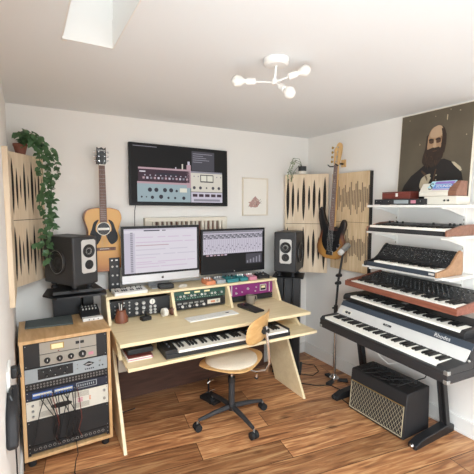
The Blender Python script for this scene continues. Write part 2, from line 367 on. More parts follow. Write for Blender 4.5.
# ------------------------------------------------------------------ ceiling light
t = thing('ceiling_light', 'white three-armed ceiling lamp with bare bulbs', 'ceiling light', (1.10, 1.52, H))
MB().lathe([(.0, -.034), (.05, -.034), (.062, -.026), (.064, -.002), (0, -.002)], (0, 0, 0), 'trim', 32).build('canopy', t)
MB().cyl((0, 0, -.03), (-.010, 0, -.105), .006, 'trim', 12).build('stem', t)
hub = Vector((-.010, 0, -.113)); MB().cyl(hub+Vector((0, 0, -.012)), hub+Vector((0, 0, .014)), .013, 'trim', 16).build('hub', t)
for d, ds in ((Vector((-.88, .47, .02)), .18), (Vector((.78, -.40, .34)), .158), (Vector((-.03, -.83, -.55)), .148)):
    d.normalize(); e = hub+d*(ds-.088)
    am = MB().tube([hub, e], .004, 'trim', 10).build('arm', t)
    MB().tube([e, e+d*.004, e+d*.046, e+d*.048], [.008, .0165, .0165, .012], 'white', 20).build('socket', am)
    mb = MB(); q = e+d*.046
    mb.tube([q, q+d*.012, q+d*.02, q+d*.032, q+d*.045, q+d*.058, q+d*.068, q+d*.073, q+d*.075], [.010, .012, .018, .0255, .0285, .025, .0165, .008, .001], 'glass_white', 20)
    mb.build('bulb', t)

# ------------------------------------------------------------------ wall TV
t = thing('television', 'flat black wall television showing audio plug-in windows', 'television', (1.195, D-.055, 1.888), 0, rot=(math.radians(-3), 0, 0))
t.rotation_euler = (math.radians(-2), math.radians(0.6), 0)
MB().box(-.452, .452, 0, .032, -.256, .256, 'blackg').build('casing', t, bevel=.003)
MB().box(-.12, .12, .032, .05, -.1, .1, 'blackm').build('wall_bracket', t)
s = MB(); s.box(-.438, .438, -.0015, .001, -.238, .243, 'scr_black')
y1 = -.0022
def q(mb, x0, x1, z0, z1, k, d=0): mb.box(x0, x1, y1-d*.0004, y1-d*.0004+.0006, z0, z1, k)
q(s, -.38, .075, .045, .060, 'scr_pink'); q(s, -.38, .075, -.055, .045, 'scr_maroon')
q(s, -.37, -.32, .02, .03, 'scr_white', 1); q(s, -.23, -.03, .0, .018, 'scr_dark', 1)
for i in range(13): q(s, -.345+i*.032, -.328+i*.032, -.035, -.018, ['scr_pink', 'scr_pale', 'scr_grey'][i % 3], 1)
for i in range(9): q(s, -.33+i*.045, -.32+i*.045, -.008, .0, 'scr_pale', 1)
q(s, -.39, .08, -.075, -.058, 'scr_pink'); q(s, -.39, .08, -.225, -.075, 'scr_teal')
for i, (x, z, r) in enumerate([(-.285,-.125,.018),(-.23,-.125,.018),(-.155,-.125,.018),(-.10,-.125,.018),(-.05,-.13,.011),(-.355,-.185,.008),(-.315,-.185,.006),(-.265,-.188,.014),(-.19,-.182,.018),(-.125,-.19,.010),(-.065,-.19,.010),(.015,-.19,.015)]):
    s.cyl((x, y1-.001, z), (x, y1+.0005, z), r, 'scr_dark', 14)
q(s, -.02, .045, -.14, -.105, 'scr_yel', 1)
q(s, .0, .012, .06, .105, 'scr_cream'); q(s, -.06, -.05, .06, .075, 'scr_pale')
q(s, .095, .315, .055, .225, 'scr_char')
for i in range(5): q(s, .105, .105+[.19, .10, .13, .16, .09][i], .2-i*.018, .206-i*.018, 'scr_grey', 1)
q(s, .085, .395, .035, .05, 'scr_grey'); q(s, .085, .395, -.13, .035, 'scr_cream'); q(s, .085, .395, -.225, -.135, 'scr_pale')
q(s, .175, .305, -.045, .0225, 'scr_dark', 1); q(s, .182, .236, -.035, .015, 'scr_yel', 2); q(s, .243, .298, -.035, .015, 'scr_yel', 2)
for x in (.115, .175, .235, .30, .36): s.cyl((x, y1-.001, -.095), (x, y1+.0005, -.095), .014 if x != .235 else .008, 'scr_char', 14)
for x in (.11, .15, .335, .375): q(s, x, x+.01, 0, .012, 'scr_grey', 1)
for i in range(5): q(s, .10+i*.06, .145+i*.06, -.175, -.15, 'scr_maroon', 1)
q(s, .11, .37, -.215, -.195, 'scr_grey', 1)
q(s, .045, .085, -.1, .1, 'scr_pink'); q(s, .055, .075, .1, .13, 'scr_pale')
q(s, -.42, -.22, .228, .233, 'scr_grey')
s.build('screen', t)
MB().tube([(-.40, .02, -.25), (-.405, .035, -.3), (-.41, .045, -.6)], .0025, 'rubber', 6).build('cable', t)

# ------------------------------------------------------------------ framed drawing
t = thing('picture_frame', 'small pale wooden frame with a reddish shell drawing', 'picture', (1.985, D-.001, 1.72))
w, h = .15, .186
MB().box(-w, w, -.02, 0, h-.012, h, 'creamwood').box(-w, w, -.02, 0, -h, -h+.012, 'creamwood').box(-w, -w+.012, -.02, 0, -h+.012, h-.012, 'creamwood').box(w-.012, w, -.02, 0, -h+.012, h-.012, 'creamwood').build('frame', t, bevel=.001)
mb = MB().box(-w+.012, w-.012, -.006, 0, -h+.012, h-.012, 'paper')
pts = [(-.075,-.085),(-.06,-.065),(-.08,-.055),(-.045,-.045),(-.03,-.02),(-.01,-.005),(.005,.008),(.02,-.012),(.04,-.025),(.05,-.05),(.065,-.06),(.045,-.075),(.03,-.1),(0,-.105),(-.03,-.1),(-.05,-.105)]
mb.prism(pts, 'y', -.0068, -.0055, 'drawing')
for i in range(14):
    a_ = rnd.uniform(-.055, .045); b_ = rnd.uniform(-.09, -.03); mb.prism([(a_, b_), (a_+.012, b_+.004), (a_+.004, b_+.014)], 'y', -.0074, -.0068, rnd.choice(['drawing2', 'cushion']))
for x0, z0, x1, z1 in ((.05,-.06,.08,-.04),(.045,-.045,.07,-.02),(.06,-.055,.075,-.065),(-.06,-.09,-.085,-.1)): mb.tube([(x0, -.0065, z0), (x1, -.0065, z1)], .0015, 'drawing2', 5)
mb.build('drawing', t)

# ------------------------------------------------------------------ acoustic guitar (origin at bottom of body)
def smooth_closed(pts, n=6):
    out = []; N = len(pts)
    for i in range(N):
        p0, p1, p2, p3 = [Vector(pts[(i+j-1) % N]) for j in range(4)]
        for j in range(n):
            t_ = j/n; out.append(tuple(.5*((2*p1)+(-p0+p2)*t_+(2*p0-5*p1+4*p2-p3)*t_*t_+(-p0+3*p1-3*p2+p3)*t_**3)))
    return out
t = thing('acoustic_guitar', 'amber acoustic guitar with black pickguards hanging on the back wall', 'guitar', (.52, D-.03, 1.12), 0)
half = [(0, 0), (.09, .006), (.15, .05), (.168, .12), (.155, .19), (.122, .27), (.112, .315), (.125, .37), (.138, .42), (.118, .475), (.06, .495), (.02, .497)]
out = smooth_closed(half+[(-x, z) for x, z in reversed(half[1:])], 4)
MB().prism(out, 'y', -.095, -.005, 'mahog').build('body', t, bevel=.003)
MB().prism([(x*.985, z*.985+.0035) for x, z in out], 'y', -.0975, -.094, 'spruce').build('soundboard', t)
mb = MB().lathe([(.052, -.0), (.052, .001), (.047, .0015), (0, .0015)], (0, -.0975, .335), 'cream', 32, 'y'); mb.build('rosette', t)
MB().lathe([(.046, 0), (.046, .001), (0, .001)], (0, -.099, .335), 'ebony', 32, 'y').build('sound_hole', t)
MB().box(-.042, .042, -.106, -.1, .325, .343, 'ivory').build('soundhole_pickup', t, bevel=.003)
for s_ in (-1, 1):
    pg = smooth_closed([(s_*.015, .29), (s_*.05, .215), (s_*.095, .235), (s_*.105, .28), (s_*.088, .33), (s_*.07, .385), (s_*.035, .405), (s_*.055, .36), (s_*.055, .315)], 4)
    MB().prism(pg, 'y', -.0985, -.0972, 'blackg').build('pickguard', t)
MB().box(-.085, .085, -.105, -.097, .165, .19, 'rosewood').box(-.035, .035, -.109, -.105, .178, .182, 'ivory').build('bridge', t, bevel=.003)
MB().box(-.022, .022, -.098, -.085, .47, .82, 'maple').build('neck', t)
fb = MB().prism([(-.027, .385), (.027, .385), (.0215, .82), (-.0215, .82)], 'y', -.104, -.098, 'rosewood')
for i in range(18):
    z = .82-.635*(1-2**(-(i+1)/12)); fb.box(-.022, .022, -.1047, -.1039, z-.0008, z+.0008, 'steel')
fb.build('fretboard', t)
hs = MB().prism([(-.022, .82), (.022, .82), (.034, .84), (.033, .955), (.018, .945), (0, .955), (-.018, .945), (-.033, .955), (-.034, .84)], 'y', -.098, -.082, 'ebony').build('headstock', t)
text('YAMAHA', .014, 'white', hs, (0, -.0985, .93))
MB().box(-.022, .022, -.108, -.098, .818, .824, 'ivory').build('nut', t)
for s_ in (-1, 1):
    for i in range(3):
        z = .852+i*.033; MB().cyl((s_*.033, -.09, z), (s_*.043, -.09, z), .0025, 'chrome', 8).sph((s_*.048, -.09, z), .008, 'chrome', 6, (.8, .5, 1)).cyl((s_*.02, -.1, z), (s_*.02, -.11, z), .004, 'chrome', 8).build('tuning_peg', t)
for i in range(6):
    x = (i-2.5); MB().tube([(x*.0095, -.1085, .18), (x*.0065, -.1075, .822), (math.copysign(.02, x), -.104, .852+.033*(abs(x)//1))], .0005, 'steel', 5).build('string', t)
tag(MB().cyl((.52, D, 2.0), (.52, D-.09, 2.0), .009, 'blackm').tube([(.49, D-.10, 1.985), (.487, D-.09, 1.975), (.52, D-.085, 1.97), (.553, D-.09, 1.975), (.55, D-.10, 1.985)], .006, 'rubber').box(.5, .54, D-.008, D, 1.96, 2.03, 'darkwood').build('guitar_hanger'), 'wall hook holding the acoustic guitar by its black headstock', 'hanger')

# ------------------------------------------------------------------ bass guitar, hung on right wall; local x -> world -y
bass = t = thing('bass_guitar', 'sunburst bass guitar with black pickguard hanging in the right corner', 'guitar', (2.555, 2.605, 1.12), 0, rot=(0, math.radians(3.2), math.radians(-80)))
t.scale = (.96, .96, .96)
bo = [(0, 0), (.09, .01), (.145, .055), (.165, .125), (.140, .20), (.125, .245), (.145, .31), (.150, .37), (.125, .405), (.10, .385), (.085, .335), (.055, .315), (.03, .33), (-.035, .34), (-.065, .36), (-.10, .42), (-.125, .50), (-.150, .515), (-.172, .48), (-.172, .41), (-.150, .33), (-.135, .27), (-.15, .19), (-.17, .12), (-.15, .05), (-.08, .008)]
out = smooth_closed(bo, 4)
MB().prism(out, 'y', -.02, .022, 'sunburst').build('body', t, bevel=.006)
pg = smooth_closed([(-.02,.06),(.06,.085),(.10,.14),(.10,.2),(.11,.27),(.128,.34),(.13,.385),(.10,.37),(.08,.30),(.03,.29),(-.03,.30),(-.08,.36),(-.125,.49),(-.145,.47),(-.12,.36),(-.10,.28),(-.11,.20),(-.09,.12)], 4)
MB().prism(pg, 'y', -.0235, -.0198, 'blackg').build('pickguard', t)
MB().box(-.045, .045, -.034, -.02, .185, .215, 'black').box(-.05, .05, -.032, -.02, .225, .25, 'black').build('pickup', t, bevel=.003)
MB().box(-.04, .04, -.036, -.02, .04, .085, 'chrome').build('bridge', t, bevel=.002)
for x, z in ((.085, .12), (.105, .085), (.11, .155)): MB().lathe([(.011, 0), (.011, .014), (0, .016)], (x, -.022, z), 'chrome', 14, 'y').build('knob', t)
MB().prism([(-.03, .30), (.03, .30), (.021, .93), (-.021, .93)], 'y', -.022, .004, 'maple').build('neck', t, bevel=.004)
fb = MB().prism([(-.03, .29), (.03, .29), (.021, .93), (-.021, .93)], 'y', -.028, -.022, 'rosewood')
for i in range(20):
    z = .93-.86*(1-2**(-(i+1)/12)); fb.box(-.022, .022, -.0288, -.0278, z-.0008, z+.0008, 'steel')
for i in range(6): fb.cyl((0, -.0286, .86-.085*i), (0, -.028, .86-.085*i), .003, 'ivory', 8)
fb.build('fretboard', t)
hd = smooth_closed([(-.021, .93), (.021, .93), (.036, .955), (.042, 1.0), (.052, 1.06), (.05, 1.12), (.025, 1.145), (-.0, 1.13), (-.01, 1.105), (-.03, 1.08), (-.028, 1.03), (-.03, .98)], 3)
MB().prism(hd, 'y', -.022, -.006, 'maple').build('headstock', t)
for i in range(4):
    z = .965+i*.045; MB().cyl((.005+i*.004, -.024, z), (.005+i*.004, -.034, z), .007, 'chrome', 10).cyl((-.025, -.012, z), (-.045, -.012, z), .003, 'chrome', 8).prism([(-.045, z-.008), (-.065, z-.013), (-.07, z), (-.065, z+.013), (-.045, z+.008)], 'y', -.014, -.010, 'gold').build('tuning_peg', t)
for i in range(4): MB().tube([((i-1.5)*.018, -.034, .07), ((i-1.5)*.0115, -.0315, .93), (.005+i*.004, -.029, .965+i*.045)], .0011, 'steel', 5).build('string', t)
tag(MB().box(W-.014, W, 2.545, 2.595, 2.0, 2.07, 'maple').cyl((W-.01, 2.57, 2.03), (2.545, 2.57, 2.03), .008, 'blackm').tube([(2.515, 2.535, 2.02), (2.545, 2.53, 2.005), (2.55, 2.57, 2.0), (2.545, 2.635, 2.005), (2.515, 2.63, 2.02)], .006, 'rubber').build('guitar_hanger'), 'wall hook holding the bass guitar in the right corner', 'hanger')

# ------------------------------------------------------------------ speakers
def speaker(label, loc, rz, w, d, h, left_woofer=True):
    t = thing('studio_monitor', label, 'loudspeaker', loc, rz, 'black studio monitors')
    MB().box(0, w, 0, d, 0, h, 'charcoal').build('cabinet', t, bevel=.012, seg=3)
    y = -.001
    px0, px1, pz0, pz1 = w*.33, w*.90, h*.24, h*.93
    if not left_woofer: px0, px1, pz0, pz1 = w*.27, w*.80, h*.22, h*.82
    MB().prism([(px0, pz0+.012), (px0+.012, pz0), (px1-.012, pz0), (px1, pz0+.012), (px1, pz1-.012), (px1-.012, pz1), (px0+.012, pz1), (px0, pz1-.012)], 'y', -.004, .002, 'silver').build('face_plate', t)
    cx = (px0+px1)/2; ph = pz1-pz0
    MB().lathe([(.047*h/.34, 0), (.047*h/.34, .004), (.043*h/.34, .005), (.036*h/.34, .001), (.015*h/.34, -.001), (.014, .001), (.006, .005), (0, .006)], (cx, -.004, pz0+ph*.66), 'black', 32, 'y').build('mid_driver', t)
    MB().lathe([(.033*h/.34, 0), (.033*h/.34, .003), (.028*h/.34, .004), (.014, .0005), (.012, .003), (0, .008)], (cx, -.004, pz0+ph*.25), 'black', 28, 'y').build('tweeter', t)
    for s_ in ((-1, 1) if left_woofer else (-1, 1)):
        x = 0 if s_ < 0 else w
        prof = [(.098, 0), (.098, .006), (.092, .012), (.086, .012), (.080, .003), (.072, .010), (.062, .003), (.040, .0015), (.034, .006), (.02, .010), (0, .011)]
        mb = MB().lathe([(r*h/.34*.92, z*s_) for r, z in prof], (x+s_*.0015, d*.5, h*.47), 'black', 40, 'x'); mb.tube([(x+s_*.013, d*.5+.088*h/.34*.92*math.cos(2*PI*i/32), h*.47+.088*h/.34*.92*math.sin(2*PI*i/32)) for i in range(33)], .0018, 'steel', 5); mb.build('woofer', t)
    for x in (.04, w-.04):
        for yy in (.05, d-.06): MB().lathe([(.026, -.042), (.026, -.03), (.015, -.024), (.015, -.016), (.024, -.01), (.024, 0), (0, 0)], (x, yy, 0), 'chrome' if False else 'blackm', 20).build('isolation_foot', t)
    return t
speaker('black studio monitor at left, with its round side woofer facing the room', (.262, 2.64, 1.088), math.radians(28), .195, .345, .335)
speaker('black studio monitor at right of the desk, below the small potted plant', (2.06, 2.86, .998), math.radians(-52), .215, .30, .385, False)
# stands
t = thing('speaker_stand', 'black speaker stand with winged top plate behind the wooden rack', 'speaker stand', (.28, 2.93, 0))
MB().prism([(-.20, -.09), (-.12, -.235), (.20, -.235), (.215, -.12), (.17, .13), (-.16, .13)], 'z', 1.0, 1.012, 'blackm').prism([(-.14, -.19), (.18, -.19), (.15, .11), (-.13, .11)], 'z', 1.024, 1.044, 'black').box(-.1, .12, -.12, .08, 1.012, 1.024, 'black').build('top_plate', t)
MB().box(-.13, .06, .035, .13, .02, 1.0, 'blackm').box(.075, .15, .035, .13, .02, 1.0, 'black').build('column', t, bevel=.003)
MB().box(-.17, .19, .03, .145, 0, .02, 'blackm').build('base', t)
t = thing('speaker_stand', 'black twin-column speaker stand behind the right end of the desk', 'speaker stand', (2.235, 2.85, 0), math.radians(-43))
MB().box(-.15, .15, -.155, .14, .943, .953, 'blackg').build('top_plate', t, bevel=.002)
MB().box(-.115, -.045, -.09, .09, .02, .943, 'blackm').build('column', t, bevel=.003); MB().box(.045, .115, -.09, .09, .02, .943, 'blackm').build('column', t, bevel=.003)
MB().box(-.035, .035, -.02, .05, .02, .943, 'charcoal').build('cable_channel', t)
MB().box(-.14, .14, -.14, .13, 0, .02, 'blackm').build('base', t, bevel=.003)

# ------------------------------------------------------------------ plants
def leaf(mb, base, d, up, ln, wd, k):
    d = d.normalized(); s_ = d.cross(up)
    if s_.length < 1e-3: s_ = d.orthogonal()
    s_.normalize(); n = s_.cross(d).normalized()
    P = lambda a, b, c=0: mb.bm.verts.new(base+d*a*ln+s_*b*wd+n*c*ln)
    c0 = P(0, 0); c1 = P(.35, 0, -.04); c2 = P(.7, 0, -.1); tp = P(1, 0, -.25)
    for sg in (-1, 1):
        e0 = P(-.08, .28*sg, .06); e1 = P(.3, .5*sg, .08); e2 = P(.68, .3*sg, -.02)
        mb._f([c0, e0, e1, c1], k, [(0, 1, 2, 3)]); mb._f([c1, e1, e2, c2], k, [(0, 1, 2, 3)]); mb._f([c2, e2, tp], k, [(0, 1, 2)])
t = thing('potted_pothos', 'trailing green pothos in a brown pot on the left corner panel', 'plant', (.0, 2.93, 1.975))
MB().lathe([(.028, 0), (.042, .06), (.045, .062), (.045, .075), (.038, .075), (.036, .06), (0, .06)], (-.01, -.0, 0), 'terra', 24).build('pot', t)
rnd = random.Random(11); fo = MB(); st = MB()
vines = [[(0,-.01,.08),(.05,-.06,.15),(.12,-.08,.10),(.15,-.08,-.06),(.145,-.07,-.25),(.15,-.08,-.45),(.13,-.07,-.6),(.12,-.06,-.74)],
         [(0,-.01,.08),(.06,-.05,.12),(.13,-.05,.04),(.17,-.06,-.15),(.16,-.06,-.36),(.165,-.05,-.52)],
         [(0,-.01,.08),(.03,-.06,.12),(.09,-.09,.03),(.12,-.10,-.16),(.10,-.1,-.34),(.12,-.08,-.5),(.09,-.09,-.62),(.03,-.12,-.60)],
         [(0,-.01,.08),(.07,-.03,.12),(.15,-.05,.06),(.20,-.05,-.05),(.215,-.05,-.14)],
         [(0,-.01,.08),(-.02,-.05,.13),(-.035,-.08,.12)], [(0,-.01,.08),(.0,-.05,.15),(.02,-.1,.15)], [(0,-.01,.08),(.06,-.08,.14),(.11,-.12,.09)]]
for v in vines:
    v = [Vector(p) for p in v]; st.tube(v, .0022, 'stem', 5)
    for i in range(len(v)-1):
        seg = v[i+1]-v[i]; nl = max(2, int(seg.length/.0135))
        for j in range(nl):
            p = v[i]+seg*(j/nl)+Vector((rnd.uniform(-.02, .02), rnd.uniform(-.02, .005), rnd.uniform(-.01, .01)))
            d = Vector((rnd.uniform(-1, 1), rnd.uniform(-1.1, .1), rnd.uniform(-1.1, .25)))
            s_ = rnd.uniform(.026, .045); leaf(fo, p, d, Vector((rnd.uniform(-.3, .3), -.7, .8)), s_*1.15, s_*1.0, 'leaf')
st.build('vines', t); fo.build('foliage', t)
t = thing('potted_plant', 'small plant with arching stems in a black pot on the right corner panel', 'plant', (2.455, 2.93, 1.951))
MB().lathe([(.035, 0), (.04, .004), (.041, .03), (0, .03)], (0, 0, 0), 'cream', 24).lathe([(.041, .03), (.041, .078), (.036, .078), (.034, .065), (0, .065)], (0, 0, 0), 'charcoal', 24).build('pot', t)
st = MB(); fo = MB()
for v in ([(0,0,.07),(-.03,-.0,.12),(-.09,-.01,.135),(-.16,-.01,.09),(-.19,-.01,-.02),(-.195,-.01,-.1)], [(0,0,.07),(-.05,-.02,.10),(-.12,-.02,.115),(-.17,-.02,.03),(-.15,-.02,-.06)], [(0,0,.07),(-.04,.0,.15),(-.11,.0,.155),(-.15,0,.1)], [(0,0,.07),(-.06,-.03,.09),(-.13,-.03,.02),(-.17,-.03,-.08)]):
    v = [Vector(p) for p in v]; st.tube(v, .0022, 'stem', 5)
    for i in range(2, len(v)-1):
        for j in range(7):
            p = v[i]+(v[i+1]-v[i])*(j/7)+Vector((rnd.uniform(-.012, .012), rnd.uniform(-.01, .005), 0))
            s_ = rnd.uniform(.013, .022); leaf(fo, p, Vector((rnd.uniform(-1, 1), rnd.uniform(-1, 0), rnd.uniform(-1, .2))), Vector((0, -.7, .7)), s_, s_*.9, 'leafpale')
st.build('stems', t); fo.build('foliage', t)

# ------------------------------------------------------------------ generic rack unit (front at local y=0, looking -y)
def rack_unit(name, label, parentinfo, w, h, d, face, knobs=(), extra=None, kn='black', cat='audio gear', ears=None, group=None):
    loc, rz = parentinfo; t = thing(name, label, cat, loc, rz, group)
    MB().box(-w/2+.018, w/2-.018, .003, d, .002, h-.002, 'blackm').build('chassis', t)
    mb = MB().box(-w/2, w/2, 0, .004, .001, h-.001, face)
    if ears: mb.box(-w/2, -w/2+ears, -.0008, 0, .001, h-.001, 'black').box(w/2-ears, w/2, -.0008, 0, .001, h-.001, 'black')
    for s_ in (-1, 1):
        for z in (.012, h-.012): mb.cyl((s_*(w/2-.009), -.001, z), (s_*(w/2-.009), .001, z), .003, 'steel', 8)
    if extra: extra(mb)
    mb.build('face_plate', t, bevel=0)
    for kx, kz, r, *kk in knobs: knob(t, (kx, 0, kz), r, r*1.4, kk[0] if kk else kn)
    return t

# ------------------------------------------------------------------ free standing rack, left
RX, RY, RT = .195, 2.49, .82
t = thing('equipment_rack', 'light wooden equipment rack with studio gear at the left', 'rack', (RX, RY, 0), 0)
hw = .262
MB().box(-hw-.004, hw+.004, -.004, .45, RT-.022, RT, 'rackwood').build('top_board', t, bevel=.002)
MB().box(-hw, hw, 0, .45, .055, .077, 'rackwood').build('bottom_board', t, bevel=.002)
for s_ in (-1, 1): MB().box(min(s_*hw, s_*(hw-.02)), max(s_*hw, s_*(hw-.02)), 0, .45, .077, RT-.022, 'rackwood').build('side_panel', t, bevel=.002)
MB().box(-hw+.02, hw-.02, .43, .445, .077, RT-.022, 'black').build('back_panel', t)
for x in (-.22, .22):
    for y in (.05, .40): MB().lathe([(.02, 0), (.024, .004), (.024, .045), (.015, .055), (0, .055)], (x, y, 0), 'rubber', 16).build('foot', t)
for s_ in (-1, 1): MB().box(min(s_*.242, s_*.224), max(s_*.242, s_*.224), .018, .022, .077, RT-.022, 'blackm').build('rack_rail', t)
uw = .482-.002
def at_(z): return ((RX, RY+.012, z), 0)
def ex(mb):
    mb.box(-.155, .175, -.002, 0, .078, .15, 'greypanel').box(-.155, .175, -.003, 0, .004, .074, 'greypanel')
    mb.box(-.095, -.018, -.0035, -.001, .098, .136, 'gold').box(-.089, -.024, -.0042, -.003, .102, .132, 'meter')
    mb.box(.05, .10, -.004, 0, .108, .126, 'black').box(.072, .077, -.006, 0, .05, .15, 'steel')
    mb.cyl((-.05, -.004, .086), (-.05, 0, .086), .004, 'maroonwood', 10); mb.box(.125, .155, -.0036, 0, .02, .04, 'pink')
rack_unit('vintage_compressor', 'grey vintage compressor with a yellow meter, topmost in the wooden rack', at_(.64), uw, .152, .3, 'black', [(-.115,.035,.016),(-.045,.035,.016),(.02,.035,.016),(.088,.037,.020)], ex)
def ex(mb):
    mb.box(-.17, .03, -.001, 0, .014, .082, 'black'); mb.prism([(.09, .055), (.125, .038), (.16, .055), (.125, .072)], 'y', -.002, 0, 'black')
    for i in range(5): mb.box(.1+i*.012, .108+i*.012, -.001, 0, .018, .026, 'charcoal')
    mb.box(.105, .145, -.0026, 0, .053, .057, 'silver')
rack_unit('channel_strip', 'silver grey channel strip with black diamond emblem, second in the wooden rack', at_(.545), uw, .09, .3, 'greyblue', [(-.14,.062,.009),(-.10,.062,.009),(-.045,.062,.009),(-.005,.062,.009),(-.12,.03,.009),(-.075,.03,.009),(-.02,.03,.009),(.055,.06,.004,'steel'),(.055,.035,.004,'steel'),(.195,.06,.006,'steel'),(.19,.03,.004),(.21,.03,.004)], ex)
def ex(mb):
    for r_ in range(2):
        for i in range(24): mb.cyl((-.21+i*.0182, -.0015, .013+r_*.017), (-.21+i*.0182, 0, .013+r_*.017), .005, 'steel', 8); mb.cyl((-.21+i*.0182, -.002, .013+r_*.017), (-.21+i*.0182, 0, .013+r_*.017), .003, 'ebony', 8)
rack_unit('patchbay', 'dark patchbay with two rows of steel jacks, third in the wooden rack', at_(.499), uw, .044, .2, 'black', (), ex)
def ex(mb):
    for x0 in (-.205, -.085):
        mb.box(x0, x0+.11, -.003, 0, .012, .046, 'bluep').box(x0+.004, x0+.106, -.004, 0, .028, .04, 'cream')
    mb.box(.045, .17, -.002, 0, .014, .052, 'greyblue').box(.05, .165, -.0026, 0, .018, .048, 'navy')
    for i in range(8): mb.box(.056+i*.013, .062+i*.013, -.0032, 0, .026, .04, 'greyblue')
rack_unit('preamp_unit', 'navy unit with two blue patch blocks, above the cream amplifier', at_(.434), uw, .062, .3, 'navy', (), ex)
def ex(mb):
    mb.lathe([(.062, 0), (.062, .0015), (0, .002)], (-0.045, 0, .062), 'ebony', 32, 'y')
    st_ = len(mb.bm.verts); mb.bm.verts.ensure_lookup_table()
    for v in list(mb.bm.verts)[-96:]: v.co.z = .062+(v.co.z-.062)*.28
    for i in range(7):
        for a0, a1 in ((-.17, -.09), (.02, .12)): mb.box(a0, a1, -.0008, 0, .084+i*.005, .0865+i*.005, 'greypanel'); mb.box(a0, a1, -.0008, 0, .012+i*.005, .0145+i*.005, 'greypanel')
    for r_ in range(3): mb.box(.05, .08, -.002, 0, .05+r_*.01, .056+r_*.01, 'pink'); mb.box(.12, .13, -.002, 0, .05+r_*.01, .056+r_*.01, 'orange')
rack_unit('power_amplifier', 'cream power amplifier with an oval black badge, in the middle of the wooden rack', at_(.307), uw, .124, .3, 'cream', [(-.205,.095,.007,'steel'),(-.205,.06,.007,'steel'),(-.205,.025,.007,'steel'),(.215,.09,.008,'steel'),(.215,.035,.008,'steel')], ex)
def ex(mb):
    for i in range(16): mb.cyl((-.2+i*.0266, -.0025, .026), (-.2+i*.0266, 0, .026), .009, 'steel', 10); mb.cyl((-.2+i*.0266, -.003, .026), (-.2+i*.0266, 0, .026), .006, 'ebony', 10)
rack_unit('stage_box', 'black connector strip with a row of round sockets, lowest in the wooden rack', at_(.092), uw, .05, .2, 'black', (), ex)
rack_unit('blank_panel', 'plain black panel in the wooden rack, between cream amplifier and connector strip', at_(.144), uw, .16, .02, 'black', (), lambda mb: [mb.box(-.2+i*.021, -.19+i*.021, -.0006, 0, .145, .15, 'charcoal') for i in range(20)])
# patch cables as individual things
rnd = random.Random(2); n = 0
cols = ['black', 'rubber', 'black', 'charcoal', 'maroonwood', 'black', 'black', 'rubber', 'black']
for i in range(14):
    x0 = RX-.16+i*.016; x1 = x0+rnd.uniform(-.06, .09); zb = rnd.uniform(.23, .30)
    o = MB().cyl((x0, RY-.004, .463), (x0, RY+.006, .463), .004, 'steel', 8).tube([(x0, RY+.004, .463), (x0, RY-.035, .455), ((x0+x1)/2, RY-.05, .38), (x1, RY-.03, zb), (x1-.02, RY-.02, zb-.08), (x1, RY+.004, .125)], .0028, cols[i % 9], 6).build('patch_cable')
    tag(o, 'dark patch cable drooping from the blue patch blocks across the cream amplifier', 'cable', 'patch cables on the wooden rack front')
tag(MB().cyl((RX+.03, RY-.003, .12), (RX+.03, RY+.008, .12), .005, 'steel', 8).tube([(RX+.03, RY+.006, .12), (RX+.03, RY-.03, .11), (RX+.035, RY-.04, .04), (RX+.02, RY-.05, .006), (RX-.0, RY-.16, .004), (RX+.03, RY-.3, .004)], .003, 'rubber', 6).build('cable'), 'black cable hanging from the lowest rack unit down to the floor', 'cable')
# things on the rack top
o = MB().prism([(-.145, -.085), (.145, -.125), (.155, .09), (-.14, .09)], 'z', 0, .012, 'slatefabric').build('fabric_case', bevel=.004, loc=(RX-.085, RY+.325, RT)); tag(o, 'flat slate grey fabric case lying on the wooden rack', 'case')
t = thing('desktop_mixer', 'small black mixer with knobs on the wooden rack', 'mixer', (RX+.195, RY+.36, RT))
MB().prism([(-.07, 0), (.055, 0), (.055, .07), (-.03, .05), (-.07, .02)], 'x', -.075, .055, 'black').build('body', t, bevel=.003)
for i in range(5): MB().lathe([(.005, 0), (.005, .012), (0, .013)], (-.055+i*.022, -.02, .052), 'silver', 10).build('knob', t)
for i in range(5): MB().lathe([(.006, 0), (.006, .010), (0, .011)], (-.055+i*.022, .02, .062), 'steel', 10).build('knob', t)
t = thing('power_adapter', 'white slim box with small sockets at the rack top edge', 'adapter', (RX+.195, RY+.245, RT), 0)
mb = MB().box(-.072, .062, -.025, .02, 0, .022, 'white').build('body', t, bevel=.003)
MB().cyl((-.03, -.027, .011), (-.03, -.02, .011), .004, 'black', 8).cyl((0, -.027, .011), (0, -.02, .011), .004, 'black', 8).cyl((.03, -.027, .011), (.03, -.02, .011), .004, 'black', 8).build('sockets', t)

# ------------------------------------------------------------------ desk
DR = math.radians(-1.5); DL = Vector((1.245, 2.285, 0)); DW = .765
dm = Matrix.Translation(DL) @ Matrix.Rotation(DR, 4, 'Z')
def dk(x, y, z): v = dm @ Vector((x, y, z)); return (v.x, v.y, v.z)
t = thing('studio_desk', 'large birch plywood studio desk with a raised gear hutch and slanted legs', 'desk', DL, DR)
MB().box(-DW, DW, 0, .76, .735, .76, 'ply').build('desktop', t, bevel=.003)
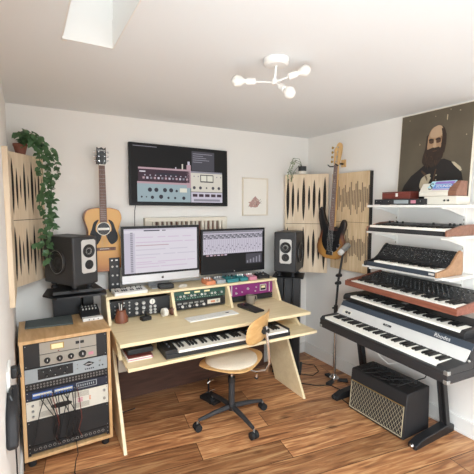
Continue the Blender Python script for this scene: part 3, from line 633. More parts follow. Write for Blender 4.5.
# sliding tray
MB().box(-DW+.035, DW+.02, -.06, .42, .595, .617, 'ply').build('keyboard_tray', t, bevel=.002)
MB().box(-DW+.02, DW-.05, .18, .20, .50, .595, 'greypanel').build('cross_beam', t)
MB().box(-DW+.03, DW-.03, .66, .675, .05, .60, 'darkwood').build('dark_filler_board', t)  # dark board added to keep the space under the desk dark
for s_ in (-1, 1):
    x0, x1 = sorted((s_*(DW-.012), s_*(DW-.034)))
    MB().prism([(.03, 0), (.46, 0), (.74, .58), (.36, .58)], 'x', x0, x1, 'ply').build('leg_panel', t, bevel=.002)
    MB().prism([(.10, .617), (.74, .617), (.74, .735), (.26, .735)], 'x', x0, x1, 'ply').build('tray_side', t, bevel=.002)
    MB().prism([(.36, .58), (.74, .58), (.74, .62), (.36, .62)], 'x', x0, x1, 'ply').build('tray_runner', t)
for x in (-DW+.011, -.2545, .2545, DW-.011):
    MB().prism([(.415, .76), (.755, .76), (.755, .935), (.50, .935)], 'x', x-.011, x+.011, 'ply').build('hutch_divider', t, bevel=.001)
MB().box(-DW, DW, .49, .76, .935, .955, 'ply').build('hutch_shelf', t, bevel=.002)
MB().box(-DW+.01, DW-.01, .745, .755, .76, .935, 'black').build('hutch_back', t)
MB().cyl((-.05, .25, .735), (-.05, .25, .62), .004, 'steel', 8).build('bolt', t)
# hutch gear
def bay(x, z): return (dk(x, .53, z), DR)
BW = .478
def ex(mb):
    mb.box(.06, .125, -.0015, 0, .006, .126, 'charcoal').cyl((.09, -.003, .10), (.09, 0, .10), .022, 'ivory', 24).box(.089, .091, -.0038, 0, .085, .115, 'black')
    for z in (.09, .06, .03): mb.box(-.20, -.195, -.001, 0, z, z+.01, 'silver')
kn = []
for i, z in enumerate((.115, .09, .065, .035)):
    kn += [(-.13, z, .006, 'silver'), (-.09, z, .006, 'silver')]
for i, z in enumerate((.098, .06, .025)): kn += [(-.035, z, .011, 'silver'), (.02, z, .012, 'silver')]
for z in (.062, .035, .012): kn += [(.075, z, .010, 'silver'), (.11, z, .010, 'silver')]
rack_unit('valve_preamp', 'black rack unit with silver knobs and round meter in the left hutch bay', bay(-.5, .772), BW, .135, .2, 'black', kn, ex)
def ex(mb):
    for i in range(3): mb.box(-.14+i*.09, -.09+i*.09, -.0015, 0, .052, .066, 'meter')
    for i in range(18): mb.box(-.2+i*.022, -.194+i*.022, -.0012, 0, .01, .014, 'silver')
kn = [(-.205+i*.0315, .033, .0085, 'silver' if i % 3 else 'black') for i in range(14)]
rack_unit('green_preamp', 'dark green rack preamp with silver knobs in the middle hutch bay', bay(0, .848), BW, .076, .2, 'green', kn, ex)
def ex(mb):
    mb.box(.07, .19, -.0015, 0, .02, .056, 'cream').box(.10, .14, -.002, 0, .03, .045, 'orange').cyl((.165, -.002, .038), (.165, 0, .038), .01, 'steel', 14)
    for i in range(5): mb.box(-.2+i*.05, -.165+i*.05, -.0012, 0, .042, .056, 'steel')
kn = [(-.19+i*.032, .024, .010, 'white' if i % 2 else 'charcoal') for i in range(8)]
rack_unit('black_compressor', 'black rack unit with a cream panel, directly below the green preamp', bay(0, .770), BW, .076, .2, 'black', kn, ex)
def ex(mb):
    mb.box(.10, .17, -.002, 0, .025, .085, 'silver').box(.107, .163, -.0026, 0, .032, .078, 'ebony').box(.115, .155, -.003, 0, .05, .072, 'meter')
    mb.box(-.2, -.19, -.001, 0, .01, .1, 'silver').box(.2, .21, -.001, 0, .01, .1, 'silver')
rack_unit('purple_equalizer', 'purple rack unit with silver knobs and meter in the right hutch bay', bay(.5, .820), BW, .108, .2, 'magenta', [(-.15,.075,.006,'silver'),(-.15,.03,.009,'silver'),(-.03,.06,.010,'silver'),(.06,.065,.006,'silver'),(-.09,.035,.006,'silver'),(.05,.03,.006,'silver')], ex)
rack_unit('blank_panel', 'plain black rack panel directly below the purple unit', bay(.5, .770), BW, .048, .02, 'black', ())

# ------------------------------------------------------------------ monitors
def monitor(name, label, loc, rz, w, zt, zb, chin):
    t = thing(name, label, 'computer monitor', loc, rz); z0 = loc[2]; T = zt-z0; B = zb-z0
    mb = MB().box(-w/2, w/2, 0, .02, B, T, 'alu' if chin else 'blackg'); mb.box(-w*.4, w*.4, .02, .045, B+.06, T-.06, 'alu' if chin else 'black'); mb.build('casing', t, bevel=.004)
    c = chin
    MB().box(-w/2+.001, w/2-.001, -.0015, .0005, B+c, T-.001, 'blackg').build('bezel', t)
    return t, B, T
# iMac style
t, B, T = monitor('desktop_computer', 'large silver all-in-one computer with bright timeline screen, at left', dk(-.30, .60, .955), math.radians(-1), .655, 1.472, 1.015, .065)
w = .655; bz = .022
s = MB(); y1 = -.0024; sx0, sx1, sz0, sz1 = -w/2+bz, w/2-bz, B+.065+bz*.8, T-bz
s.box(sx0, sx1, -.0022, -.001, sz0, sz1, 'scr_white')
def q(mb, x0, x1, z0, z1, k, d=0): mb.box(x0, x1, y1-.0003-d*.0004, y1-d*.0004+.0003, z0, z1, k)
q(s, sx0, sx1, sz1-.012, sz1, 'scr_pale'); q(s, -.15, -.02, sz1-.021, sz1-.012, 'scr_char'); q(s, .0, .03, sz1-.02, sz1-.013, 'scr_char')
q(s, sx0, sx0+.085, sz0, sz1-.035, 'scr_pale')
for i in range(22): q(s, sx0+.048, sx0+.068, sz0+.01+i*.0145, sz0+.019+i*.0145, 'scr_grey', 1)
for i in range(15):
    z = sz0+.02+i*.02; k = ['scr_lav', 'scr_pale', 'scr_pink'][(i*2) % 3]
    x = sx0+.09
    while x < sx1-.08:
        ln = rnd.uniform(.06, .25); x2 = min(x+ln, sx1-.02)
        if i % 5 in (1, 3): q(s, x, x2, z, z+.007, 'scr_lav' if i % 2 else 'scr_pale')
        x = x2+rnd.uniform(.004, .05)
q(s, sx0+.09, sx0+.36, sz0+.215, sz0+.221, 'scr_pink'); q(s, sx0+.09, sx0+.25, sz0+.115, sz0+.120, 'scr_lav'); q(s, sx0+.09, sx0+.33, sz0+.065, sz0+.071, 'scr_lav')
s.build('screen', t)
lg = MB(); cz = B+.032
lg.prism(smooth_closed([(0, .006), (.005, .0075), (.0095, .004), (.0075, 0), (.0095, -.005), (.005, -.010), (0, -.0085), (-.005, -.010), (-.0095, -.004), (-.0095, .003), (-.005, .0075)], 3), 'y', -.0012, .001, 'blackg')
lg.prism([(0, .0085), (.001, .013), (.005, .0155), (.0045, .011)], 'y', -.0012, .001, 'blackg')
lo = lg.build('logo', t, loc=(0, -.0005, cz))
MB().prism([(.03, .008), (.135, .008), (.135, .004), (.09, .0), (-.0, .0), (-.0, .006)], 'x', -.09, .09, 'alu').prism([(.115, .006), (.13, .006), (.06, B+.18), (.045, B+.18)], 'x', -.09, .09, 'alu').build('stand', t, bevel=.001)
# second display
t, B, T = monitor('computer_monitor', 'black second monitor showing a mixer window, right of the bright screen', dk(.385, .63, .955), math.radians(-1), .66, 1.425, 1.022, 0)
w = .66; bz = .018; s = MB(); sx0, sx1, sz0, sz1 = -w/2+bz, w/2-bz, B+.03, T-bz
s.box(sx0, sx1, -.0022, -.001, sz0, sz1, 'scr_black'); Z = lambda f: sz0+(sz1-sz0)*f
q(s, sx0+.0, sx1, Z(.955), Z(1), 'scr_grey'); q(s, sx0, sx1-.01, Z(.42), Z(.95), 'scr_pale')
q(s, sx0, sx1-.01, Z(.80), Z(.92), 'scr_grey', 1)
for r_ in range(3):
    for i in range(30): q(s, sx0+.01+i*.0198, sx0+.021+i*.0198, Z(.81+r_*.035), Z(.835+r_*.035), ['scr_char', 'scr_pale', 'scr_grey'][(i+r_) % 3], 2)
for i in range(31): q(s, sx0+.004+i*.0198, sx0+.0065+i*.0198, Z(.44), Z(.78), 'scr_grey', 1)
for i in range(30): q(s, sx0+.012+i*.0198, sx0+.018+i*.0198, Z(.5+.16*((i*7) % 5)/5), Z(.53+.16*((i*7) % 5)/5), 'scr_char', 2); q(s, sx0+.010+i*.0198, sx0+.019+i*.0198, Z(.44), Z(.47), 'scr_white', 2)
for i in range(6): q(s, sx0+.03+i*.036, sx0+.055+i*.036, Z(.375), Z(.405), ['scr_pink', 'scr_lav'][i % 2])
q(s, sx1-.19, sx1-.015, Z(.12), Z(.38), 'scr_char')
for i in range(5): q(s, sx1-.18+i*.033, sx1-.165+i*.033, Z(.14), Z(.2+.03*i), 'scr_grey', 1)
s.build('screen', t)
MB().prism(smooth_closed([(0, .004), (.005, .001), (.003, -.005), (-.003, -.005), (-.005, .001)], 2), 'y', -.0012, .001, 'silver').build('logo', t, loc=(0, -.001, B+.014))
MB().prism([(0, .006), (.115, .006), (.115, 0), (0, 0)], 'x', -.11, .11, 'alu').prism([(.09, .006), (.105, .006), (.055, B+.15), (.04, B+.15)], 'x', -.08, .08, 'alu').build('stand', t, bevel=.001)

# ------------------------------------------------------------------ small things on the hutch
HZ = .955
t = thing('module_case', 'tall black module with small lit knobs left of the bright screen', 'audio gear', dk(-.675, .655, HZ), DR)
MB().box(-.035, .045, 0, .07, 0, .27, 'black').build('case', t, bevel=.003)
for i in range(3):
    for j in range(2): knob(t, (-.012+j*.035, 0, .06+i*.07), .007, .01, 'silver')
MB().box(-.02, -.008, -.002, 0, .245, .255, 'white').box(.012, .03, -.002, 0, .245, .255, 'white').build('display', t)
t = thing('mini_synthesizer', 'small white keyboard synthesizer at the left end of the hutch', 'synthesizer', dk(-.58, .525, HZ), math.radians(2))
MB().prism([(-.035, 0), (.09, 0), (.09, .035), (.03, .03), (-.035, .022)], 'x', -.125, .125, 'white').build('body', t, bevel=.002)
for i in range(14):
    if i % 7 in (2, 6): continue
    shared('minibk', 'black_key', lambda mb: mb.box(-.004, .004, -.022, .012, 0, .006, 'ebony'), t, (-.11+i*.0165, .02, .0275))
for i in range(6): MB().lathe([(.004, 0), (.004, .01), (0, .011)], (-.1+i*.04, .065, .033), 'charcoal', 10).build('knob', t)
t = thing('headphone_amplifier', 'small rounded black box in front of the bright screen', 'audio gear', dk(-.285, .535, HZ), DR)
MB().box(-.06, .06, 0, .08, .003, .04, 'black').build('body', t, bevel=.008, seg=3); MB().box(-.05, .05, .01, .07, 0, .003, 'rubber').build('foot', t)
o = MB().tube([(-.04, .02, .004), (-.02, -.01, .004), (.02, 0, .004), (.04, .02, .01), (.02, .04, .016), (-.02, .035, .012), (-.03, .01, .01), (.0, -.005, .014), (.03, .01, .012)], .003, 'white', 8).build('cable', loc=dk(-.14, .545, HZ)); tag(o, 'coiled white cable beside the small rounded black box', 'cable')
def pedal(x, y, w, d, col, label, rz=0, kk='black', jack=True):
    t = thing('effects_pedal', label, 'effects pedal', dk(x, y, HZ), DR+rz)
    MB().prism([(0, 0), (d, 0), (d, .042), (0, .03)], 'x', -w/2, w/2, col).build('enclosure', t, bevel=.003)
    for i in (-1, 0, 1): MB().lathe([(.008, 0), (.007, .014), (0, .015)], (i*w*.28, d*.74, .038), kk, 12).build('knob', t)
    MB().lathe([(.007, 0), (.007, .004), (.005, .006), (.005, .014), (0, .015)], (0, d*.25, .031), 'chrome', 12).build('footswitch', t)
pedal(.10, .515, .085, .12, 'orange', 'salmon orange effects pedal, leftmost on the hutch', kk='white')
pedal(.20, .52, .085, .115, 'greyblue', 'pale grey effects pedal between the orange and teal ones', kk='silver')
pedal(.315, .515, .11, .125, 'teal', 'wide teal effects pedal in the middle of the pedal row')
pedal(.43, .52, .08, .115, 'teal', 'narrow teal effects pedal between the wide teal and pink ones', kk='white')
pedal(.525, .52, .08, .115, 'pink', 'dusty pink effects pedal right of the teal ones', kk='white')
pedal(.65, .53, .12, .10, 'black', 'black effects pedal at the right end of the hutch', kk='charcoal')

# things on the desk top
TZ = .76
t = thing('brush_holder', 'brown leather bottle shaped holder with tools at the left end of the desk', 'holder', dk(-.665, .46, TZ))
MB().lathe([(.040, 0), (.048, .006), (.048, .038), (.038, .062), (.032, .088), (.036, .098), (.028, .098), (.026, .07), (0, .07)], (0, 0, 0), 'leather', 24).build('cup', t)
for dx, dy, hgt, k in ((-.012, 0, .15, 'silver'), (.012, .004, .17, 'darkwood'), (.0, -.01, .14, 'white'), (.018, -.006, .125, 'black')):
    MB().tube([(dx*.5, dy, .062), (dx*1.3, dy*1.3, hgt)], .0035, k, 8).build('pen', t)
t = thing('desk_camera', 'small black device on a short stem in front of the left hutch bay', 'gadget', dk(-.49, .43, TZ), .2)
MB().box(-.038, .038, -.025, .03, 0, .028, 'black').build('base', t, bevel=.005); MB().cyl((0, 0, .028), (0, 0, .05), .006, 'blackm', 10).build('stem', t); MB().sph((0, 0, .058), .013, 'blackg', 8).build('head', t)
t = thing('tape_roll', 'cream roll of tape standing beside a brown cylinder on the desk', 'tape', dk(-.325, .45, TZ), .25)
MB().lathe([(.030, -.018), (.034, -.016), (.034, .016), (.030, .018), (.017, .018), (.017, -.018)], (-.012, 0, .034), 'paper', 28, 'x').build('roll', t); MB().lathe([(.0, .018), (.017, .018), (.017, .03), (0, .03)], (-.012, 0, .034), 'maple', 20, 'x').build('core', t)
t = thing('wooden_cylinder', 'dark brown wooden ball shaped holder beside the tape roll', 'ornament', dk(-.262, .465, TZ), .25)
MB().lathe([(.0, 0), (.02, 0), (.029, .014), (.03, .04), (.024, .055), (0, .06)], (0, 0, 0), 'rosewood', 24).build('body', t)
t = thing('computer_keyboard', 'slim white computer keyboard lying on the desk', 'keyboard', dk(-.005, .27, TZ), math.radians(2))
MB().box(-.215, .215, -.058, .058, 0, .008, 'white').build('body', t, bevel=.003)
mb = MB()
for r_ in range(5):
    for c in range(14): mb.box(-.208+c*.0297, -.182+c*.0297, -.053+r_*.0212, -.035+r_*.0212, .008, .0105, 'white')
mb.build('keys', t)
o = MB().prism(smooth_closed([(-.05, -.02), (0, -.035), (.05, -.015), (.045, .02), (0, .03), (-.045, .015)], 3), 'z', 0, .001, 'paper').prism([(-.02, -.008), (.0, -.013), (.02, 0), (.012, .01), (-.012, .006)], 'z', .001, .0016, 'navy').build('sticker', loc=dk(.13, .275, TZ+.0108)); tag(o, 'paper scrap with a dark mark on the right end of the white keyboard', 'paper')
t = thing('remote_control', 'black long wedge shaped controller on the right of the desk', 'controller', dk(.365, .30, TZ), math.radians(8))
MB().prism([(-.12, 0), (.12, 0), (.125, .028), (.05, .024), (-.12, .014)], 'x', -.05, .05, 'black').build('body', t, bevel=.005); MB().cyl((0, .06, .024), (0, .06, .030), .02, 'blackg', 20).build('dial', t)
MB().box(-.012, .012, .08, .09, .027, .0285, 'orange').build('indicator', t)
t = thing('mug', 'grey brown stoneware mug in front of the purple unit', 'mug', dk(.445, .44, TZ), 0)
MB().lathe([(.030, 0), (.038, .006), (.041, .04), (.04, .082), (.036, .082), (.036, .02), (0, .012)], (0, 0, 0), 'mug', 28).build('cup', t)
MB().tube([(.037, 0, .07), (.06, 0, .072), (.068, 0, .045), (.058, 0, .022), (.037, 0, .02)], .005, 'mug', 8).build('handle', t)

# ------------------------------------------------------------------ keyboards
def keys(root, x0, x1, y0, y1, z, n, start=0, kf='ivory', drop=.016):
    """n white keys; start = index in C-scale of first key"""
    kw = (x1-x0)/n
    key = ('wk', round(kw, 5), round(y1-y0, 4))
    def fw(mb): mb.box(-kw/2+.0005, kw/2-.0005, 0, y1-y0, -drop, 0, kf)
    def fb(mb): mb.prism([(0, -.004), (0, .007), (.006, .0105), ((y1-y0)*.64, .0105), ((y1-y0)*.64, -.004)], 'x', -kw*.25, kw*.25, 'ebony')
    for i in range(n):
        shared(key, 'white_key', fw, root, (x0+kw*(i+.5), y0, z))
        if (start+i) % 7 not in (2, 6) and i < n-1: shared(('bk',)+key, 'black_key', fb, root, (x0+kw*(i+1), y0+(y1-y0)*.36, z))

# controller keyboard on the desk tray
t = thing('midi_keyboard', 'black controller keyboard with white keys on the desk tray', 'keyboard', dk(.02, -.055, .617), DR+math.radians(-1))
MB().box(-.50, .50, .012, .022, 0, .03, 'black').box(-.50, -.415, .022, .24, 0, .056, 'black').box(.475, .50, .022, .24, 0, .056, 'black').box(-.415, .475, .15, .24, 0, .06, 'black').box(-.415, .475, .022, .15, 0, .03, 'black').build('case', t, bevel=.003)
keys(t, -.414, .474, .004, .15, .050, 36, 0)
for i in range(3): MB().lathe([(.008, 0), (.007, .014), (0, .015)], (-.46, .08+.05*i, .056), 'charcoal', 12).build('knob', t)
# tray clutter
t = thing('magazine_stack', 'stack of magazines with a pink cover at the left end of the desk tray', 'magazines', dk(-.635, .045, .617), DR)
for i, (dx, k) in enumerate(((0, 'paper'), (.006, 'pink'), (-.004, 'paper'), (.003, 'maroonwood'))): MB().box(-.075+dx, .085+dx, 0, .2, i*.007, i*.007+.0065, k).build('magazine', t)
o = MB().box(-.1, .07, 0, .15, 0, .035, 'black').build('hard_drive', loc=dk(-.60, .085, .6455), bevel=.004); tag(o, 'flat black box lying on the magazine stack in the desk tray', 'box')

# ------------------------------------------------------------------ chair
t = thing('desk_chair', 'bent plywood swivel chair with a cream cushion in front of the desk', 'chair', (1.305, 2.345, 0), math.radians(37))
# local: +y is forward, backrest at -y
base = [(-math.radians(37)+a_) for a_ in (math.radians(180), math.radians(-86), math.radians(0), math.radians(95))]
MB().lathe([(.032, .085), (.035, .09), (.035, .12), (.026, .13), (.0, .13)], (0, 0, 0), 'blackm', 20).build('hub', t)
for a_ in base:
    c_, s_ = math.cos(a_), math.sin(a_)
    MB().tube([(c_*.02, s_*.02, .108), (c_*.15, s_*.15, .096), (c_*.275, s_*.275, .075)], [.02, .018, .013], 'charcoal', 10).build('leg', t)
    px_, py_ = c_*.285, s_*.285
    cs = MB().cyl((px_, py_, .07), (px_, py_, .045), .007, 'steel', 8)
    tx, ty = -s_*.014, c_*.014
    cs.cyl((px_+tx*2, py_+ty*2, .027), (px_+tx*.3, py_+ty*.3, .027), .027, 'rubber', 18).cyl((px_-tx*.3, py_-ty*.3, .027), (px_-tx*2, py_-ty*2, .027), .027, 'rubber', 18).build('caster', t)
MB().cyl((0, 0, .12), (0, 0, .30), .024, 'charcoal', 20).cyl((0, 0, .30), (0, 0, .34), .028, 'black', 20).build('column', t)
MB().cyl((0, 0, .34), (0, 0, .44), .013, 'chrome', 16).tube([(0, 0, .36), (.03, .01, .37), (.065, .02, .375)], .004, 'chrome', 8).build('gas_lift', t)
def surf(fn, nu, nv, k, name, parent, th, sub=1):
    mb = MB(); g = [[mb.bm.verts.new(fn(-1+2*i/nu, -1+2*j/nv)) for j in range(nv+1)] for i in range(nu+1)]
    for i in range(nu):
        for j in range(nv): mb._f([g[i][j], g[i+1][j], g[i+1][j+1], g[i][j+1]], k, [(0, 1, 2, 3)])
    o = mb.build(name, parent); m = o.modifiers.new('solid', 'SOLIDIFY'); m.thickness = th; m.offset = 0
    if sub: m = o.modifiers.new('sub', 'SUBSURF'); m.levels = sub; m.render_levels = sub
    return o
def seat(u, v):
    r = max(abs(u), abs(v)); a_ = math.atan2(v, u); R = (abs(math.cos(a_))**3.2+abs(math.sin(a_))**3.2)**(-1/3.2)
    x, y = math.cos(a_)*R*r, math.sin(a_)*R*r
    if r == 0: x = y = 0
    return (x*.245, y*.212, .468+.018*x*x-.012*max(0, y)**2+.008*y*y)
surf(seat, 12, 12, 'seatwood', 'seat', t, .011)
def cush(u, v):
    r = max(abs(u), abs(v)); a_ = math.atan2(v, u); 
    return (math.cos(a_)*r*.212 if r else 0, math.sin(a_)*r*.195 if r else 0, .480+.022*math.sqrt(max(0, 1-r**4)))
surf(cush, 14, 14, 'cushion', 'cushion', t, .018)
def back(u, v):
    sh_ = 1-.10*max(0, v)**4
    r = (abs(u)**3.5+abs(v)**3.5)**(1/3.5); m_ = max(abs(u), abs(v)); f = (m_/r if r > 0 else 1)
    u2, v2 = u*f*sh_, v*f
    return (.028+u2*.225, -.25+.055*u2*u2-.015*v2, .755+v2*.105)
surf(back, 12, 8, 'seatwood', 'backrest', t, .011)
MB().box(-.11, .11, -.12, .12, .435, .453, 'blackm').build('seat_plate', t)
MB().tube([(0, -.05, .425), (0, -.2, .42), (0, -.272, .44), (0, -.30, .50), (0, -.292, .6), (0, -.278, .70), (0, -.272, .77)], .012, 'chrome', 10).build('back_support', t)
MB().tube([(-.03, -.262, .735), (.03, -.262, .735)], .016, 'black', 10).box(-.025, .025, -.278, -.256, .715, .765, 'black').cyl((0, -.27, .735), (0, -.295, .735), .014, 'black', 14).build('back_clamp', t)
MB().cyl((0, -.2, .40), (0, -.2, .375), .012, 'chrome', 12).sph((0, -.2, .37), .014, 'black', 8).build('adjust_knob', t)

# pedal under desk
t = thing('sustain_pedal', 'black floor pedal with chrome parts under the desk', 'pedal', (1.30, 2.68, 0), .3)
MB().box(-.06, .06, -.09, .09, 0, .03, 'black').build('base', t, bevel=.006)
MB().cyl((0, .04, .03), (0, .04, .17), .008, 'blackm', 10).build('post', t)
MB().tube([(-.035, .03, .06), (0, .02, .075), (.04, .01, .07)], .008, 'chrome', 10).build('pedal_arm', t); MB().tube([(-.02, .03, .14), (.0, .02, .155), (.04, .02, .15)], .007, 'chrome', 10).build('pedal_arm', t)

# ------------------------------------------------------------------ wall shelves (local x -> -y, local y -> +x)
RW = -PI/2
def shelf(z, y0, y1, d, label, dz=0):
    t = thing('wall_shelf', label, 'shelf', (W, (y0+y1)/2, z), RW, 'white bracket shelves'); w = (y0-y1)/2
    MB().box(-w, w, -d, -.012, -.018, 0, 'white').build('board', t, bevel=.002)
    for yy in (1.97, 1.43):
        x = (y0+y1)/2-yy
        MB().prism([(-.004, -.018), (-d-.008, -.018), (-d-.008, -.026), (-d*.75, -.034), (-.004, -.085)], 'x', x-.004, x+.004, 'white').build('bracket', t)
    return t
shelf(1.638, 2.05, 1.30, .27, 'top white wall shelf, below the bearded portrait')
shelf(1.432, 2.05, 1.33, .27, 'second white wall shelf, under the flat synthesizer with reddish cheeks')
shelf(1.160, 2.05, 1.33, .31, 'third white wall shelf, under the slanted synthesizer with tan cheek')
shelf(.986, 2.05, 1.26, .31, 'lowest white wall shelf, under the long red wood keyboard')
for yy, lb in ((1.97, 'left'), (1.43, 'right')):
    mb = MB().box(W-.009, W, yy-.012, yy+.012, .55, 1.72, 'white')
    for i in range(40): mb.box(W-.0096, W-.008, yy-.004, yy+.004, .57+i*.029, .585+i*.029, 'greypanel')
    o = mb.build('shelf_rail'); tag(o, lb+'most of the two vertical white shelf rails on the right wall', 'shelf rail')

def synth_panel_knobs(t, x0, x1, nx, rows, r=.006, cols=('black',), rot=0, jit=0, seed=1):
    rn = random.Random(seed)
    for (y, z) in rows:
        for i in range(nx):
            if rn.random() < jit: continue
            x = x0+(x1-x0)*(i+.5)/nx
            rr = r*rn.choice([1, 1, .7])
            knob(t, (x, y, z), round(rr, 5), round(r*2.0, 5), rn.choice(cols), (rot, 0, 0))
def legend(t, x0, x1, y0, z0, dy, dz, ang, seed):
    # printed panel legend: small grey marks lying on the slanted control panel
    rn = random.Random(seed); mb = MB(); ln = math.hypot(dy, dz)
    mb.box(x0-.004, x1+.004, -.0002, .001, 0, ln, 'black')
    for i in range(260):
        x = rn.uniform(x0, x1); v = rn.uniform(.03, .97)*ln; ww = rn.choice([.002, .004, .009])
        mb.box(x, x+ww, -.0006, 0, v, v+rn.choice([.0012, .002, .003]), rn.choice(['greypanel', 'steel', 'greyblue']))
    mb.build('control_panel', t, loc=(0, y0, z0+.0004), rot=(ang-PI/2, 0, 0))
# second shelf: flat synth
t = thing('synthesizer', 'flat black synthesizer with reddish wooden cheeks on the second shelf', 'synthesizer', (2.335, 1.675, 1.434), RW-math.radians(1))
w = .325
MB().prism([(0, 0), (.30, 0), (.30, .068), (.14, .058), (.135, .035), (0, .03)], 'x', -w+.012, w-.012, 'blackm').build('case', t, bevel=.002)
for s_ in (-1, 1):
    x0, x1 = sorted((s_*w, s_*(w-.014))); MB().prism([(-.004, -.001), (.305, -.001), (.305, .074), (.14, .066), (-.004, .036)], 'x', x0, x1, 'walnut').build('cheek', t, bevel=.002)
MB().box(-w+.03, w-.03, -.003, 0, .006, .026, 'charcoal').build('front_strip', t)
keys(t, -w+.03, w-.02, .0, .13, .048, 29, 0)
for x in (-.27, -.2, -.15, .1, .22, .25, .29): knob(t, (x, .2, .0625), .008, .016, 'black', (-PI/2+.1, 0, 0))
for x in (-.23, -.05, .0, .05, .16): MB().box(x, x+.02, .18, .23, .060, .064, 'charcoal').build('slider', t)
# third shelf: slanted synth
t = thing('analog_synthesizer', 'slanted knob-covered synthesizer with a tan wooden right cheek on the third shelf', 'synthesizer', (2.325, 1.69, 1.162), RW-math.radians(2))
w = .308
MB().prism([(0, 0), (.24, 0), (.24, .145), (.225, .158), (.125, .072), (.12, .03), (0, .03)], 'x', -w+.012, w-.012, 'black').build('case', t, bevel=.002)
for s_ in (-1, 1):
    x0, x1 = sorted((s_*w, s_*(w-.018))); MB().prism([(-.02, -.0005), (.25, -.0005), (.262, .03), (.25, .155), (.228, .168), (.20, .15), (.135, .08), (.09, .052), (-.02, .034)], 'x', x0, x1, 'tanwood' if s_ > 0 else 'blackm').build('cheek', t, bevel=.003)
MB().box(-w+.02, w-.02, -.006, 0, .004, .034, 'dkblue').box(w-.07, w-.03, -.0075, 0, .012, .026, 'silver').build('front_strip', t)
keys(t, -w+.085, w-.02, .0, .118, .048, 22, 3)
ang = math.atan2(.086, .10)
for r_ in range(4):
    f = .14+.22*r_; yy = .125+.10*f; zz = .072+.086*f
    synth_panel_knobs(t, -w+.03, w-.03, 19, [(yy, zz)], .0062, ('black', 'charcoal', 'black', 'blackm'), ang-PI/2, .12, r_+3)
legend(t, -w+.03, w-.03, .125, .072, .10, .086, ang, 1)
# lowest shelf: long red wood synth
t = thing('poly_synthesizer', 'long red wood synthesizer with rows of knobs on the lowest shelf', 'synthesizer', (2.20, 1.645, .988), RW-math.radians(5))
w = .475
MB().prism([(.012, 0.01), (.38, 0.01), (.38, .09), (.16, .055), (.155, .03), (.012, .03)], 'x', -w+.012, w-.012, 'black').build('case', t, bevel=.002)
MB().box(-w, w, -.002, .014, 0, .040, 'redwood').build('front_rail', t, bevel=.002)
for s_ in (-1, 1):
    x0, x1 = sorted((s_*w, s_*(w-.018))); MB().prism([(.014, 0), (.385, 0), (.385, .098), (.16, .062), (.014, .045)], 'x', x0, x1, 'redwood').build('cheek', t, bevel=.002)
keys(t, -w+.055, w-.02, .014, .15, .045, 36, 0)
ang = math.atan2(.035, .22)
for r_ in range(4):
    yy = .175+.045*r_; synth_panel_knobs(t, -w+.03, w-.05, 24, [(yy, .055+(yy-.16)*.159)], .0062, ('black', 'charcoal', 'blackm', 'black'), ang-PI/2, .15, r_+13)
legend(t, -w+.03, w-.05, .165, .0555, .20, .032, ang, 2)
# electric piano
RP = (1.955, 2.095, 0); RR = math.radians(-94.5)
t = thing('electric_piano', 'vintage black stage piano with silver name panel on a black stand', 'electric piano', (RP[0], RP[1], .695), RR)
w = 1.05
MB().prism([(0, 0), (.57, 0), (.57, .05), (0, .05)], 'x', 0, w, 'vinyl').prism([(.20, .05), (.57, .05), (.57, .15), (.20, .15)], 'x', 0.012, w-.012, 'vinyl').build('case', t, bevel=.004)
MB().box(0, w, -.001, .022, .05, .068, 'vinyl').build('key_slip', t, bevel=.003)
for x0, x1 in ((0, .030), (w-.075, w)): MB().prism([(0, .05), (.21, .05), (.21, .095), (.02, .085), (0, .065)], 'x', x0, x1, 'black').build('cheek', t, bevel=.004)
MB().prism([(.155, .092), (.165, .092), (.207, .150), (.197, .150)], 'x', .012, w-.012, 'silver').build('name_panel', t)
MB().prism([(.199, .148), (.212, .148), (.234, .182), (.223, .184)], 'x', .006, w-.006, 'dkblue').build('lid_rail', t)
MB().prism([(.222, .150), (.57, .150), (.57, .175), (.56, .183), (.232, .183), (.222, .175)], 'x', .006, w-.006, 'vinyl').build('lid', t, bevel=.004)
keys(t, .032, w-.078, .022, .16, .083, 43, 2)
pa = math.atan2(.058, .042)
mb = MB().box(-.045, .045, -.002, 0, -.016, .016, 'cream'); mb.build('control_plate', t, loc=(.105, .174, .117), rot=(pa-PI/2, 0, 0))
for x in (.105, .135): knob(t, (x, .173, .118), .009, .012, 'black', (pa-PI/2, 0, 0))
MB().box(-.033, .033, -.002, 0, -.007, .007, 'charcoal').build('badge', t, loc=(.49, .178, .128), rot=(pa-PI/2, 0, 0))
text('Rhodes', .034, 'silver', t, (.865, .2095, .1665), (math.atan2(.036, .024), 0, 0), 'lettering', .0006)
text('Fender', .012, 'silver', t, (.49, .1755, .129), (pa, 0, 0), 'lettering', .0004)
for x, y, z in ((w, 0, 0), (w, 0, .05), (w, .56, 0), (w, .56, .16), (0, 0, 0)):
    x0 = min(max(x-.02, -.002), w-.024); y0 = min(max(y-.02, -.003), .546)
    MB().box(x0, x0+.026, y0, y0+.026, z+.0 if z < .1 else z+.0, z+.022, 'steel').build('corner_guard', t, bevel=.003)
for i in range(3): MB().sph((w+.001, .17+.17*i, .10), .008, 'steel', 6).build('latch', t)
